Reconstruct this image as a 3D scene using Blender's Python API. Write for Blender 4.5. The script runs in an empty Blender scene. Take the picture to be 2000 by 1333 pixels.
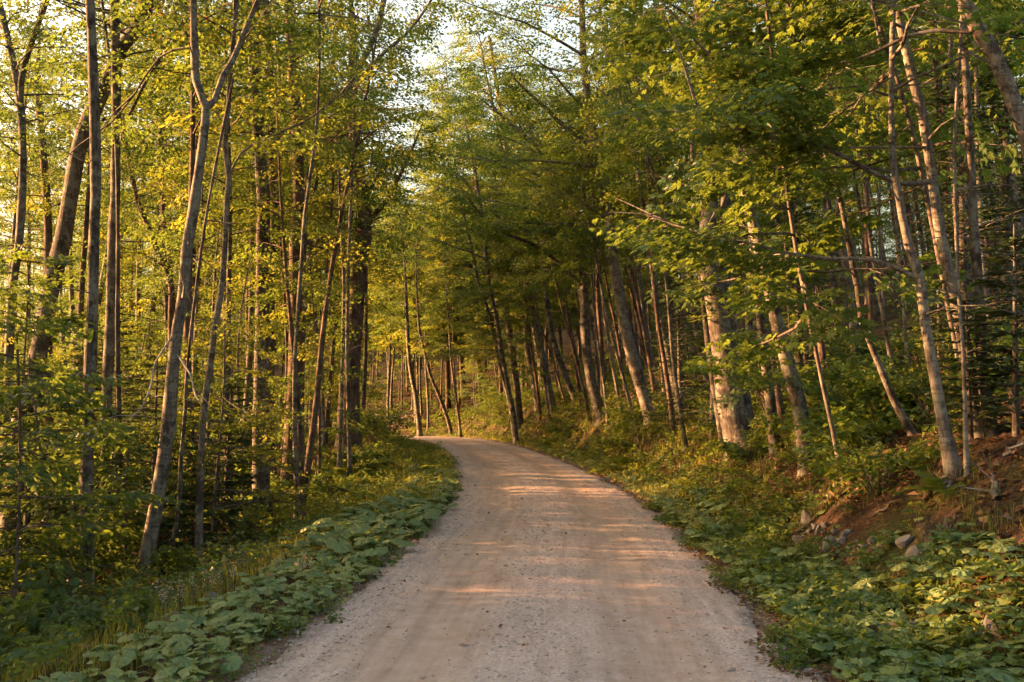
import bpy, math
import numpy as np
from mathutils import Vector

R = math.radians
scene = bpy.context.scene
col = scene.collection

# ------------------------------------------------------------------ camera, sky, sun, exposure
FPX, PX0, PY0, HOR, CAMZ = 1944.0, 1000.0, 666.5, 800.0, 1.75
PITCH = math.atan((HOR - PY0) / FPX)
cam = bpy.data.cameras.new('camera')
cam.sensor_width = 36.0
cam.lens = FPX / 2000.0 * 36.0
cam.clip_end = 2000.0
camo = bpy.data.objects.new('camera', cam)
col.objects.link(camo)
camo.location = (0, 0, CAMZ)
camo.rotation_euler = (R(90) + PITCH, 0, 0)
scene.camera = camo

SUN_EL, SUN_AZ = 7.0, -78.0          # azimuth clockwise from +Y (the view direction)
world = bpy.data.worlds.new('World')
scene.world = world
world.use_nodes = True
wn = world.node_tree
bg = wn.nodes['Background']
sky = wn.nodes.new('ShaderNodeTexSky')
sky.sky_type = 'NISHITA'
sky.sun_disc = False
sky.sun_elevation = R(SUN_EL)
sky.sun_rotation = R(SUN_AZ)
sky.air_density = 1.0
sky.dust_density = 9.0
sky.ozone_density = 0.1
wn.links.new(sky.outputs[0], bg.inputs[0])
bg.inputs[1].default_value = 0.15

sun = bpy.data.lights.new('sun', 'SUN')
sun.energy = 5.0
sun.angle = R(0.6)
sun.color = (1.0, 0.50, 0.22)
suno = bpy.data.objects.new('sun', sun)
col.objects.link(suno)
tosun = Vector((math.sin(R(SUN_AZ)) * math.cos(R(SUN_EL)), math.cos(R(SUN_AZ)) * math.cos(R(SUN_EL)), math.sin(R(SUN_EL))))
suno.rotation_euler = (-tosun).to_track_quat('-Z', 'Y').to_euler()
suno.location = tosun * 60

scene.view_settings.view_transform = 'Standard'
scene.view_settings.look = 'None'
scene.view_settings.gamma = 1.0
scene.view_settings.exposure = 2.92
cy = scene.cycles
cy.max_bounces = 6
cy.diffuse_bounces = 4
cy.glossy_bounces = 2
cy.transmission_bounces = 4
cy.transparent_max_bounces = 4
cy.use_adaptive_sampling = True
cy.adaptive_threshold = 0.02
cy.use_denoising = True
cy.sample_clamp_indirect = 6.0
scene.render.use_persistent_data = False

# ------------------------------------------------------------------ small helpers
def lerp(a, b, t): return a + (b - a) * t
def sstep(a, b, x):
    t = np.clip((np.asarray(x, float) - a) / (b - a), 0, 1)
    return t * t * (3 - 2 * t)
def unit(v):
    return v / np.maximum(np.linalg.norm(v, axis=-1, keepdims=True), 1e-9)

class Acc:
    """collects vertices and faces, then links them as one mesh object"""
    def __init__(s): s.v, s.f, s.n = [], [], 0
    def add(s, V, F, mat=0):
        V = np.asarray(V, float).reshape(-1, 3); F = np.asarray(F, int)
        s.v.append(V); s.f.append((F + s.n, mat)); s.n += len(V)
    def mesh(s, name, mats, smooth=False, off=None):
        V = np.concatenate(s.v) if s.v else np.zeros((0, 3))
        if off is not None: V = V - np.asarray(off)
        loops, starts, mi, k = [], [], [], 0
        for F, m in s.f:
            loops.append(F.ravel())
            starts.append(k + np.arange(len(F)) * F.shape[1])
            k += F.size
            mi.append(np.broadcast_to(np.asarray(m, int), (len(F),)))
        me = bpy.data.meshes.new(name)
        me.vertices.add(len(V)); me.vertices.foreach_set('co', V.astype(np.float32).ravel())
        L = np.concatenate(loops).astype(np.int32); S = np.concatenate(starts).astype(np.int32)
        me.loops.add(len(L)); me.loops.foreach_set('vertex_index', L)
        me.polygons.add(len(S)); me.polygons.foreach_set('loop_start', S)
        me.polygons.foreach_set('material_index', np.concatenate(mi).astype(np.int32))
        for m in mats: me.materials.append(m)
        me.update(calc_edges=True)
        me.polygons.foreach_set('use_smooth', np.full(len(S), bool(smooth)))
        return me

def link(name, data, parent=None, loc=(0, 0, 0), rot=(0, 0, 0), scale=1.0):
    o = bpy.data.objects.new(name, data)
    col.objects.link(o)
    o.location = loc; o.rotation_euler = rot
    o.scale = (scale,) * 3 if np.isscalar(scale) else scale
    if parent is not None: o.parent = parent
    return o
def tag(o, label, cat=None, group=None, kind=None):
    if label: o['label'] = label
    if cat: o['category'] = cat
    if group: o['group'] = group
    if kind: o['kind'] = kind
    return o

def tube(acc, pts, rad, ns=6, mat=0, jit=0.0, rng=None, cap=False):
    P = np.asarray(pts, float); n = len(P)
    rad = np.broadcast_to(np.asarray(rad, float), (n,))
    T = unit(np.gradient(P, axis=0))
    ref = np.array([1.0, 0, 0]) if abs(T[:, 0]).mean() < 0.8 else np.array([0, 1.0, 0])
    U = unit(np.cross(T, np.cross(ref, T)))
    W = np.cross(T, U)
    a = np.arange(ns) / ns * 2 * math.pi
    rr = rad[:, None] * np.ones(ns)
    if jit and rng is not None:
        rr = rr * (1 + jit * rng.standard_normal((n, ns)) + jit * 1.2 * rng.standard_normal((1, ns)))
    V = P[:, None] + rr[..., None] * (np.cos(a)[:, None] * U[:, None] + np.sin(a)[:, None] * W[:, None])
    i = np.arange(n - 1)[:, None] * ns; j = np.arange(ns)[None]; k = (j + 1) % ns
    F = np.stack([i + j, i + k, i + ns + k, i + ns + j], -1).reshape(-1, 4)
    acc.add(V, F, mat)
    if cap:
        b = (n - 1) * ns
        VV = np.concatenate([V[-1], P[-1:] + T[-1:] * rad[-1] * .3])
        acc.add(VV, [[q, (q + 1) % ns, ns] for q in range(ns)], mat)

def smooth_poly(P, step):
    """Catmull-Rom resample of a polyline"""
    P = np.asarray(P, float)
    if len(P) < 3:
        n = max(2, int(np.linalg.norm(P[-1] - P[0]) / step) + 1)
        return P[0] + (P[-1] - P[0]) * np.linspace(0, 1, n)[:, None]
    Q = np.vstack([2 * P[0] - P[1], P, 2 * P[-1] - P[-2]])
    out = []
    for i in range(1, len(Q) - 2):
        n = max(1, int(round(np.linalg.norm(Q[i + 1] - Q[i]) / step)))
        t = (np.arange(n) / n)[:, None]
        p0, p1, p2, p3 = Q[i - 1], Q[i], Q[i + 1], Q[i + 2]
        out.append(.5 * (2 * p1 + (p2 - p0) * t + (2 * p0 - 5 * p1 + 4 * p2 - p3) * t ** 2 + (3 * p1 - p0 - 3 * p2 + p3) * t ** 3))
    out.append(P[-1:])
    return np.vstack(out)

# ------------------------------------------------------------------ lie of the land
_cy = np.array([-30, -10, 0, 6.4, 10, 17, 24, 34, 48, 58, 64, 69, 73, 78, 86, 100, 140, 260.])
_cx = np.array([-1.4, -.7, -.25, .05, .36, .66, .6, -.1, -1.5, -3.2, -5.2, -8.6, -13, -21, -34, -52, -95, -200.])
_yy = np.arange(-40, 260, .5)
_cc = np.interp(_yy, _cy, _cx)
for _ in range(6):
    _cc[4:-4] = sum(_cc[4 + k:len(_cc) - 4 + k] for k in range(-4, 5)) / 9
_cs = np.gradient(_cc, _yy)
def cen(Y): return np.interp(Y, _yy, _cc)
def zroad(Y):
    Y = np.asarray(Y, float)
    return -0.004 * np.clip(Y - 62, 0, 10) ** 2 - .08 * np.clip(Y - 72, 0, 40) * 0.6
def lateral(X, Y):
    return (X - cen(Y)) / np.sqrt(1 + np.interp(Y, _yy, _cs) ** 2)
HW = 1.92
_lu = np.array([0, .8, 1.5, 3, 5, 10, 30, 60, 120, 300.])
_ln = np.array([0, .02, -.12, -.80, -1.18, -1.5, -2.6, -6, -14, -16.])
_lf = np.array([0, .04, .14, .42, .42, 0, -1.6, -6, -14, -16.])
_ru = np.array([0, .5, 1., 1.6, 2.5, 4, 8, 20, 60, 120, 300.])
_rn = np.array([0, -.02, .16, .70, 1.36, 1.95, 3.3, 8, 23, 30, 32.])
def wob(X, Y, k=1.0):
    return (np.sin(1.9 * k * X + 1.3) * np.cos(1.6 * k * Y + .4) + .6 * np.sin(3.7 * k * X - 2.1 * k * Y) + .35 * np.sin(7.3 * k * X + 5.9 * k * Y + 2)) / 1.95
def hgt(X, Y):
    X = np.asarray(X, float); Y = np.asarray(Y, float)
    s = lateral(X, Y); z = zroad(Y)
    ul, ur = -s - HW, s - HW
    b = sstep(16, 30, Y)
    left = lerp(np.interp(ul, _lu, _ln), np.interp(ul, _lu, _lf), b)
    k = lerp(1.0, 1.5, sstep(22, 42, Y)) * lerp(1.0, .5, sstep(60, 74, Y))
    rr = np.interp(ur, _ru, _rn)
    right = np.where(ur < 4, rr * k, 1.95 * k + (rr - 1.95) * lerp(1, .75, sstep(45, 75, Y)))
    off = np.where(s < 0, left, right)
    rough = .07 * sstep(.3, 2.0, np.abs(s) - HW) * wob(X, Y)
    off = off + 6.6 * np.exp(-.5 * ((X + 25) / 6.0) ** 2 - .5 * ((Y - 9) / 7.5) ** 2)  # unseen hill added left of the frame, keeps low sun off the near slope
    far = sstep(64, 74, Y) * np.where(s < 0, 0.0, 1.0)
    return z * (1 - far) + off + rough
def ray(px, py):
    x = (px - PX0) / FPX; y = (PY0 - py) / FPX
    return np.array([x, math.cos(PITCH) - y * math.sin(PITCH), math.sin(PITCH) + y * math.cos(PITCH)])
def at(px, py, d):
    r = ray(px, py)
    return np.array([0, 0, CAMZ]) + r * (d / r[1])
def ground_hit(px, py, d0=4.0, d1=90.0):
    for d in np.arange(d0, d1, .1):
        p = at(px, py, d)
        if p[2] <= hgt(p[0], p[1]): return d
    return None
def pxof(X, Y): return PX0 + FPX * X / np.maximum(Y, .1)

# ------------------------------------------------------------------ materials
def new_mat(name):
    m = bpy.data.materials.new(name); m.use_nodes = True
    nt = m.node_tree; nt.nodes.clear()
    out = nt.nodes.new('ShaderNodeOutputMaterial')
    return m, nt, out
def N(nt, t, **kw):
    n = nt.nodes.new(t)
    for k, v in kw.items():
        if k.startswith('i_'):
            key = k[2:]; key = int(key) if key.isdigit() else key.replace('_', ' ')
            n.inputs[key].default_value = v
        else: setattr(n, k, v)
    return n
def ramp(nt, fac, stops, interp='LINEAR'):
    n = nt.nodes.new('ShaderNodeValToRGB'); n.color_ramp.interpolation = interp
    e = n.color_ramp.elements
    while len(e) < len(stops): e.new(.5)
    for el, (p, c) in zip(e, stops):
        el.position = p; el.color = tuple(c) + (1,) if len(c) == 3 else c
    nt.links.new(fac, n.inputs[0]); return n.outputs[0]
def mix(nt, fac, a, b, mode='MIX'):
    n = nt.nodes.new('ShaderNodeMix'); n.data_type = 'RGBA'; n.blend_type = mode
    for i, v in ((0, fac), (6, a), (7, b)):
        if hasattr(v, 'is_linked'): nt.links.new(v, n.inputs[i])
        else: n.inputs[i].default_value = v if i == 0 or len(v) == 4 else tuple(v) + (1,)
    return n.outputs[2]
def mth(nt, op, a, b=0.0, c=None, clamp=False):
    n = nt.nodes.new('ShaderNodeMath'); n.operation = op; n.use_clamp = clamp
    for i, v in enumerate((a, b) if c is None else (a, b, c)):
        if hasattr(v, 'is_linked'): nt.links.new(v, n.inputs[i])
        else: n.inputs[i].default_value = v
    return n.outputs[0]

def leaf_mat(name, stops, trans, tfac=.45, rough=.55, objvar=.25, spec=.3):
    """thin leaf: reflects in one green, lets light through in a yellower one"""
    m, nt, out = new_mat(name)
    geo = N(nt, 'ShaderNodeNewGeometry'); oi = N(nt, 'ShaderNodeObjectInfo')
    r = mth(nt, 'ADD', mth(nt, 'MULTIPLY', geo.outputs['Random Per Island'], 1 - objvar), mth(nt, 'MULTIPLY', oi.outputs['Random'], objvar))
    c = ramp(nt, r, stops)
    tr = mix(nt, .6, c, trans)
    tr = mix(nt, 1.0, tr, (1.3, 1.3, 1.3), 'MULTIPLY')
    p = N(nt, 'ShaderNodeBsdfPrincipled', i_Roughness=rough)
    p.inputs['Specular IOR Level'].default_value = spec
    nt.links.new(c, p.inputs['Base Color'])
    t = N(nt, 'ShaderNodeBsdfTranslucent'); nt.links.new(tr, t.inputs[0])
    mx = N(nt, 'ShaderNodeMixShader', i_0=tfac)
    nt.links.new(p.outputs[0], mx.inputs[1]); nt.links.new(t.outputs[0], mx.inputs[2])
    nt.links.new(mx.outputs[0], out.inputs[0]); return m

M_LEAF = leaf_mat('leaf_green', [(0, (.024, .052, .010)), (.5, (.042, .080, .013)), (.85, (.07, .10, .016)), (1, (.12, .12, .018))], (.22, .29, .035), .45)
M_LEAFY = leaf_mat('leaf_yellowgreen', [(0, (.055, .085, .012)), (.6, (.085, .115, .015)), (1, (.17, .15, .018))], (.34, .35, .035), .48)
M_LEAFD = leaf_mat('leaf_deep', [(0, (.022, .058, .018)), (.6, (.038, .085, .023)), (1, (.06, .10, .02))], (.24, .30, .03), .45, rough=.42, spec=.45)
M_ORANGE = leaf_mat('leaf_autumn', [(0, (.20, .055, .012)), (.5, (.26, .10, .015)), (1, (.25, .16, .02))], (.6, .26, .03), .45)
M_NEEDLE = leaf_mat('needle_green', [(0, (.016, .04, .014)), (1, (.035, .065, .02))], (.10, .12, .03), .22)
M_COLT = leaf_mat('coltsfoot_green', [(0, (.09, .16, .05)), (.6, (.15, .225, .075)), (1, (.22, .255, .07))], (.22, .28, .06), .3, rough=.42, objvar=.9, spec=.6)
M_GRASS = leaf_mat('grass_green', [(0, (.05, .09, .014)), (.6, (.09, .125, .02)), (1, (.17, .15, .035))], (.42, .38, .05), .45)
M_FERN = leaf_mat('fern_green', [(0, (.045, .09, .015)), (1, (.09, .13, .02))], (.3, .32, .03), .45)
M_DRY = leaf_mat('dead_leaf', [(0, (.035, .017, .010)), (.45, (.09, .042, .022)), (.8, (.17, .09, .045)), (1, (.30, .17, .08))], (.25, .12, .04), .15, rough=.75, objvar=0)
M_SEED = leaf_mat('pale_seedhead', [(0, (.42, .34, .22)), (1, (.6, .5, .36))], (.6, .45, .3), .3, rough=.8)

def add_veins(m, dark):
    nt = m.node_tree; p = next(n for n in nt.nodes if n.type == 'BSDF_PRINCIPLED')
    src = p.inputs['Base Color'].links[0].from_socket
    tc = N(nt, 'ShaderNodeTexCoord'); sx = N(nt, 'ShaderNodeSeparateXYZ'); nt.links.new(tc.outputs['Object'], sx.inputs[0])
    ang = mth(nt, 'ARCTAN2', sx.outputs[1], sx.outputs[0])
    v = mth(nt, 'ABSOLUTE', mth(nt, 'SINE', mth(nt, 'MULTIPLY', ang, 3.5)))
    n1 = N(nt, 'ShaderNodeTexNoise', i_Scale=5.0, i_Detail=4.0); nt.links.new(tc.outputs['Object'], n1.inputs[0])
    c = mix(nt, ramp(nt, v, [(0.0, (.75, .75, .75)), (.16, (0, 0, 0))]), src, (.24, .30, .14))
    c = mix(nt, ramp(nt, n1.outputs[0], [(.45, (0, 0, 0)), (.7, (.45, .45, .45))]), c, dark)
    nt.links.new(c, p.inputs['Base Color'])
    b = N(nt, 'ShaderNodeBump', i_Strength=.5, i_Distance=.05); nt.links.new(mth(nt, 'SUBTRACT', n1.outputs[0], v), b.inputs['Height']); nt.links.new(b.outputs[0], p.inputs['Normal'])
add_veins(M_COLT, (.10, .17, .05))
def bark_mat(name, dark, mid, pale, lichen, lfac=.5, zs=.16, bump=.5, band=False):
    m, nt, out = new_mat(name)
    tc = N(nt, 'ShaderNodeTexCoord'); oi = N(nt, 'ShaderNodeObjectInfo')
    off = N(nt, 'ShaderNodeVectorMath', operation='ADD')
    nt.links.new(tc.outputs['Object'], off.inputs[0])
    cb = N(nt, 'ShaderNodeCombineXYZ')
    for i in range(3): nt.links.new(mth(nt, 'MULTIPLY', oi.outputs['Random'], 37.0 + 11 * i), cb.inputs[i])
    nt.links.new(cb.outputs[0], off.inputs[1])
    mp = N(nt, 'ShaderNodeMapping'); mp.inputs['Scale'].default_value = (1, 1, zs)
    nt.links.new(off.outputs[0], mp.inputs[0])
    n1 = N(nt, 'ShaderNodeTexNoise', i_Scale=34.0, i_Detail=5.0, i_Roughness=.65); nt.links.new(mp.outputs[0], n1.inputs[0])
    n2 = N(nt, 'ShaderNodeTexNoise', i_Scale=5.0, i_Detail=8.0, i_Roughness=.75); nt.links.new(off.outputs[0], n2.inputs[0])
    n3 = N(nt, 'ShaderNodeTexNoise', i_Scale=3.0, i_Detail=8.0, i_Roughness=.75); nt.links.new(off.outputs[0], n3.inputs[0])
    c = ramp(nt, n1.outputs[0], [(.30, dark), (.5, mid), (.72, pale)])
    c = mix(nt, ramp(nt, n2.outputs[0], [(.52 - .04 * lfac, (0, 0, 0)), (.54, (lfac, lfac, lfac))]), c, lichen)
    c = mix(nt, ramp(nt, n3.outputs[0], [(.53, (0, 0, 0)), (.57, (.8, .8, .8))]), c, dark)
    if band:
        mb = N(nt, 'ShaderNodeMapping'); mb.inputs['Scale'].default_value = (.5, .5, 5.0); nt.links.new(off.outputs[0], mb.inputs[0])
        nb = N(nt, 'ShaderNodeTexNoise', i_Scale=7.0, i_Detail=4.0); nt.links.new(mb.outputs[0], nb.inputs[0])
        c = mix(nt, ramp(nt, nb.outputs[0], [(.56, (0, 0, 0)), (.66, (.6, .6, .6))]), c, dark)
    p = N(nt, 'ShaderNodeBsdfPrincipled', i_Roughness=.88)
    p.inputs['Specular IOR Level'].default_value = .15
    nt.links.new(c, p.inputs['Base Color'])
    h = mth(nt, 'ADD', n1.outputs[0], mth(nt, 'MULTIPLY', n2.outputs[0], .5))
    b = N(nt, 'ShaderNodeBump', i_Strength=bump, i_Distance=.03); nt.links.new(h, b.inputs['Height'])
    nt.links.new(b.outputs[0], p.inputs['Normal']); nt.links.new(p.outputs[0], out.inputs[0]); return m

B_GREY = bark_mat('bark_grey', (.03, .024, .02), (.09, .073, .06), (.15, .125, .105), (.20, .19, .145), .75)
B_DARK = bark_mat('bark_dark', (.028, .022, .018), (.075, .058, .046), (.13, .105, .085), (.22, .22, .18), .5)
B_PALE = bark_mat('bark_pale', (.04, .032, .027), (.135, .11, .092), (.215, .178, .15), (.24, .23, .18), .6, bump=.3, band=True)
B_BROWN = bark_mat('bark_brown', (.03, .02, .015), (.095, .06, .044), (.17, .115, .085), (.2, .165, .13), .35, zs=.08, bump=.9)
B_TWIG = bark_mat('bark_twig', (.05, .04, .033), (.11, .088, .07), (.17, .14, .115), (.2, .18, .14), .4, bump=.2)
B_DEAD = bark_mat('bark_dead_pale', (.17, .14, .12), (.30, .26, .22), (.42, .37, .32), (.36, .34, .3), .4, bump=.3)
BARK = dict(grey=B_GREY, dark=B_DARK, pale=B_PALE, brown=B_BROWN, dead=B_DEAD, twig=B_TWIG)

def sy_uv(me, S, Y):
    uv = me.uv_layers.new(name='road_offset')
    idx = np.zeros(len(me.loops), np.int32); me.loops.foreach_get('vertex_index', idx)
    uv.data.foreach_set('uv', np.stack([S[idx], Y[idx]], -1).astype(np.float32).ravel())

def ground_mat():
    m, nt, out = new_mat('forest_floor')
    tc = N(nt, 'ShaderNodeTexCoord'); uv = N(nt, 'ShaderNodeUVMap', uv_map='road_offset')
    n1 = N(nt, 'ShaderNodeTexNoise', i_Scale=9.0, i_Detail=8.0, i_Roughness=.7); nt.links.new(tc.outputs['Object'], n1.inputs[0])
    n2 = N(nt, 'ShaderNodeTexNoise', i_Scale=.8, i_Detail=4.0); nt.links.new(tc.outputs['Object'], n2.inputs[0])
    vo = N(nt, 'ShaderNodeTexVoronoi', i_Scale=16.0); nt.links.new(tc.outputs['Object'], vo.inputs[0])
    c = ramp(nt, n1.outputs[0], [(.25, (.018, .011, .007)), (.5, (.045, .026, .016)), (.75, (.09, .052, .031))])
    c = mix(nt, .45, c, ramp(nt, vo.outputs['Color'], [(.1, (.025, .014, .009)), (.6, (.07, .04, .023)), (.95, (.14, .085, .048))]))
    c = mix(nt, ramp(nt, n2.outputs[0], [(.45, (0, 0, 0)), (.62, (.65, .65, .65))]), c, (.035, .055, .012))
    sx = N(nt, 'ShaderNodeSeparateXYZ'); nt.links.new(uv.outputs[0], sx.inputs[0])
    a = mth(nt, 'ABSOLUTE', sx.outputs[0])
    edge = mth(nt, 'ADD', a, mth(nt, 'MULTIPLY', n1.outputs[0], .5))
    c = mix(nt, ramp(nt, mth(nt, 'MULTIPLY', edge, .25), [(.60, (1, 1, 1)), (.72, (0, 0, 0))]), c, (.20, .135, .10))
    p = N(nt, 'ShaderNodeBsdfPrincipled', i_Roughness=.95); p.inputs['Specular IOR Level'].default_value = .1
    nt.links.new(c, p.inputs['Base Color'])
    b = N(nt, 'ShaderNodeBump', i_Strength=.8, i_Distance=.06)
    nt.links.new(mth(nt, 'ADD', n1.outputs[0], vo.outputs['Distance']), b.inputs['Height'])
    nt.links.new(b.outputs[0], p.inputs['Normal']); nt.links.new(p.outputs[0], out.inputs[0]); return m

def road_mat():
    m, nt, out = new_mat('gravel_road')
    tc = N(nt, 'ShaderNodeTexCoord'); uv = N(nt, 'ShaderNodeUVMap', uv_map='road_offset')
    sx = N(nt, 'ShaderNodeSeparateXYZ'); nt.links.new(uv.outputs[0], sx.inputs[0])
    nb = N(nt, 'ShaderNodeTexNoise', i_Scale=.55, i_Detail=4.0); nt.links.new(tc.outputs['Object'], nb.inputs[0])
    nm = N(nt, 'ShaderNodeTexNoise', i_Scale=5.0, i_Detail=6.0, i_Roughness=.65); nt.links.new(tc.outputs['Object'], nm.inputs[0])
    nf = N(nt, 'ShaderNodeTexNoise', i_Scale=60.0, i_Detail=5.0, i_Roughness=.7); nt.links.new(tc.outputs['Object'], nf.inputs[0])
    vo = N(nt, 'ShaderNodeTexVoronoi', i_Scale=48.0); nt.links.new(tc.outputs['Object'], vo.inputs[0])
    vg = N(nt, 'ShaderNodeTexVoronoi', i_Scale=95.0); nt.links.new(tc.outputs['Object'], vg.inputs[0])
    # packed wheel tracks: two bands either side of a loose stony centre, wandering
    s = mth(nt, 'ADD', sx.outputs[0], mth(nt, 'MULTIPLY', mth(nt, 'SUBTRACT', nb.outputs[0], .5), .9))
    a = mth(nt, 'ABSOLUTE', s)
    tr = mth(nt, 'ABSOLUTE', mth(nt, 'SUBTRACT', a, .82))
    track = mth(nt, 'ADD', tr, mth(nt, 'MULTIPLY', mth(nt, 'SUBTRACT', nm.outputs[0], .5), .5))
    tk = ramp(nt, track, [(.26, (1, 1, 1)), (.56, (0, 0, 0))])
    packed = ramp(nt, nm.outputs[0], [(.3, (.32, .22, .175)), (.5, (.40, .295, .245)), (.7, (.47, .36, .31))])
    loose = ramp(nt, nf.outputs[0], [(.3, (.28, .21, .185)), (.5, (.47, .375, .34)), (.72, (.60, .50, .46))])
    loose = mix(nt, .55, loose, ramp(nt, vo.outputs['Color'], [(.0, (.2, .15, .13)), (.5, (.40, .315, .27)), (1, (.58, .48, .425))]))
    fine = mix(nt, .3, packed, ramp(nt, vg.outputs['Color'], [(0, (.22, .16, .11)), (1, (.46, .36, .28))]))
    c = mix(nt, tk, loose, fine)
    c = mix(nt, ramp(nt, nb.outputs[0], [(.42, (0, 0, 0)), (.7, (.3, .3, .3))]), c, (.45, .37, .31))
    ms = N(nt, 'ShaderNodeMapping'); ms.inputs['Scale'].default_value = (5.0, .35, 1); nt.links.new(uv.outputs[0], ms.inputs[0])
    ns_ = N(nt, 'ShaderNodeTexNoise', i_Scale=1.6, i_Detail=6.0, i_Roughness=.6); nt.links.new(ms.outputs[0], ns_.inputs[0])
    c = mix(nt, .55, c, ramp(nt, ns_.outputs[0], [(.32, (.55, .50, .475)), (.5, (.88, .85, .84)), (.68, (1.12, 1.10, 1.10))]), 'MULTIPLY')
    # brown leaf crumbs and dirt along the edges
    ed = mth(nt, 'ADD', mth(nt, 'ABSOLUTE', sx.outputs[0]), mth(nt, 'MULTIPLY', nm.outputs[0], .7))
    dirt = ramp(nt, nf.outputs[0], [(.35, (.075, .042, .028)), (.65, (.20, .135, .095))])
    c = mix(nt, ramp(nt, mth(nt, 'MULTIPLY', ed, .3), [(.60, (0, 0, 0)), (.70, (.85, .85, .85))]), c, dirt)
    p = N(nt, 'ShaderNodeBsdfPrincipled', i_Roughness=.95); p.inputs['Specular IOR Level'].default_value = .12
    nt.links.new(c, p.inputs['Base Color'])
    hh = mth(nt, 'ADD', mth(nt, 'MULTIPLY', nf.outputs[0], .6), mth(nt, 'MULTIPLY', mth(nt, 'SUBTRACT', 1.0, vo.outputs['Distance']), mth(nt, 'SUBTRACT', 1.15, tk)))
    b = N(nt, 'ShaderNodeBump', i_Strength=.35, i_Distance=.015); nt.links.new(hh, b.inputs['Height'])
    nt.links.new(b.outputs[0], p.inputs['Normal']); nt.links.new(p.outputs[0], out.inputs[0]); return m

def stone_mat(name, stops):
    m, nt, out = new_mat(name)
    geo = N(nt, 'ShaderNodeNewGeometry'); oi = N(nt, 'ShaderNodeObjectInfo'); tc = N(nt, 'ShaderNodeTexCoord')
    r = mth(nt, 'FRACT', mth(nt, 'ADD', geo.outputs['Random Per Island'], oi.outputs['Random']))
    c = ramp(nt, r, stops)
    n1 = N(nt, 'ShaderNodeTexNoise', i_Scale=14.0, i_Detail=6.0); nt.links.new(tc.outputs['Object'], n1.inputs[0])
    c = mix(nt, .5, c, ramp(nt, n1.outputs[0], [(.3, (.3, .3, .3)), (.7, (1, 1, 1))]), 'MULTIPLY')
    p = N(nt, 'ShaderNodeBsdfPrincipled', i_Roughness=.9); p.inputs['Specular IOR Level'].default_value = .2
    nt.links.new(c, p.inputs['Base Color'])
    b = N(nt, 'ShaderNodeBump', i_Strength=.4, i_Distance=.03); nt.links.new(n1.outputs[0], b.inputs['Height'])
    nt.links.new(b.outputs[0], p.inputs['Normal']); nt.links.new(p.outputs[0], out.inputs[0]); return m
M_STONE = stone_mat('grey_stone', [(0, (.10, .088, .076)), (.5, (.165, .148, .132)), (1, (.24, .218, .195))])
M_GRAVEL = stone_mat('gravel_stone', [(0, (.27, .21, .18)), (.4, (.40, .32, .28)), (.8, (.49, .40, .355)), (1, (.6, .51, .46))])
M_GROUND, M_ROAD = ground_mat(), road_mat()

# ------------------------------------------------------------------ ground and road
def grid_faces(nr, nc):
    i = np.arange(nr - 1)[:, None] * nc; j = np.arange(nc - 1)[None]
    return np.stack([i + j, i + j + 1, i + nc + j + 1, i + nc + j], -1).reshape(-1, 4)
sv = np.concatenate([-np.geomspace(320, 8, 34), np.arange(-7.6, -1.7, .2), np.array([-1.5, -.75, 0, .75, 1.5]), np.arange(1.7, 7.7, .2), np.geomspace(8, 320, 34)])
yv = np.concatenate([np.arange(-34, 0, 1.0), np.arange(0, 30, .25), np.arange(30, 90, .8), np.geomspace(90, 255, 30)])
SS, YY = np.meshgrid(sv, yv)
XX = SS * np.sqrt(1 + np.interp(YY, _yy, np.clip(_cs, -.8, .8)) ** 2) + cen(YY)
ZZ = hgt(XX, YY)
LAT = lateral(XX, YY)
ZZ = ZZ - .06 * (1 - sstep(HW - .25, HW + .2, np.abs(LAT)))
acc = Acc(); acc.add(np.stack([XX, YY, ZZ], -1), grid_faces(*SS.shape))
gm = acc.mesh('ground', [M_GROUND], True); sy_uv(gm, LAT.ravel(), YY.ravel())
tag(link('ground', gm), None, kind='structure')

def road_z(S, Y):
    w = .13 * wob(S * 2, Y, .8) + .07 * np.sin(2.3 * Y + S) + .11 * wob(S * 2, Y, 2.7)
    return (zroad(Y) + .045 * (1 - (S / 2) ** 2) - .022 * np.exp(-((np.abs(S) - .82) / .28) ** 2)
            + .006 * wob(S * 3, Y, 2.0) - .16 * sstep(HW - .18, HW + .3, np.abs(S) + w))
sr = np.linspace(-2.3, 2.3, 58)
yr = np.concatenate([np.arange(-14, 3, .6), np.arange(3, 30, .12), np.arange(30, 84, .4)])
SS, YY = np.meshgrid(sr, yr)
slope = np.interp(YY, _yy, _cs); nrm = np.sqrt(1 + slope ** 2)
XX = cen(YY) + SS / nrm; YR = YY - SS * slope / nrm
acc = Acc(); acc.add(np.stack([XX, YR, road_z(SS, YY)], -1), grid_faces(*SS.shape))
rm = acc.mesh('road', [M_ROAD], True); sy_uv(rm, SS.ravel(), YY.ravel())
tag(link('road', rm), None, kind='structure')

# ------------------------------------------------------------------ leaves
LEAF = {
    'kite': (np.array([[0, 0, 0], [.42, .40, .10], [1, 0, -.08], [.42, -.40, .10]]), np.array([[0, 3, 2], [0, 2, 1]])),
    'ovate': (np.array([[0, 0, 0], [.28, .27, .07], [.68, .24, .05], [1, 0, -.1], [.68, -.24, .05], [.28, -.27, .07], [.5, 0, 0]]),
              np.array([[0, 6, 1], [1, 6, 2], [2, 6, 3], [3, 6, 4], [4, 6, 5], [5, 6, 0]])),
    'maple': (np.array([[0, 0, 0], [.02, .26, .03], [.30, .56, -.02], [.40, .27, .05], [.80, .38, -.06], [.72, .13, .03], [1.05, 0, -.12],
                        [.72, -.13, .03], [.80, -.38, -.06], [.40, -.27, .05], [.30, -.56, -.02], [.02, -.26, .03], [.36, 0, .02]]),
              np.array([[12, (k + 1) % 12, k] for k in range(12)])),
}
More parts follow.
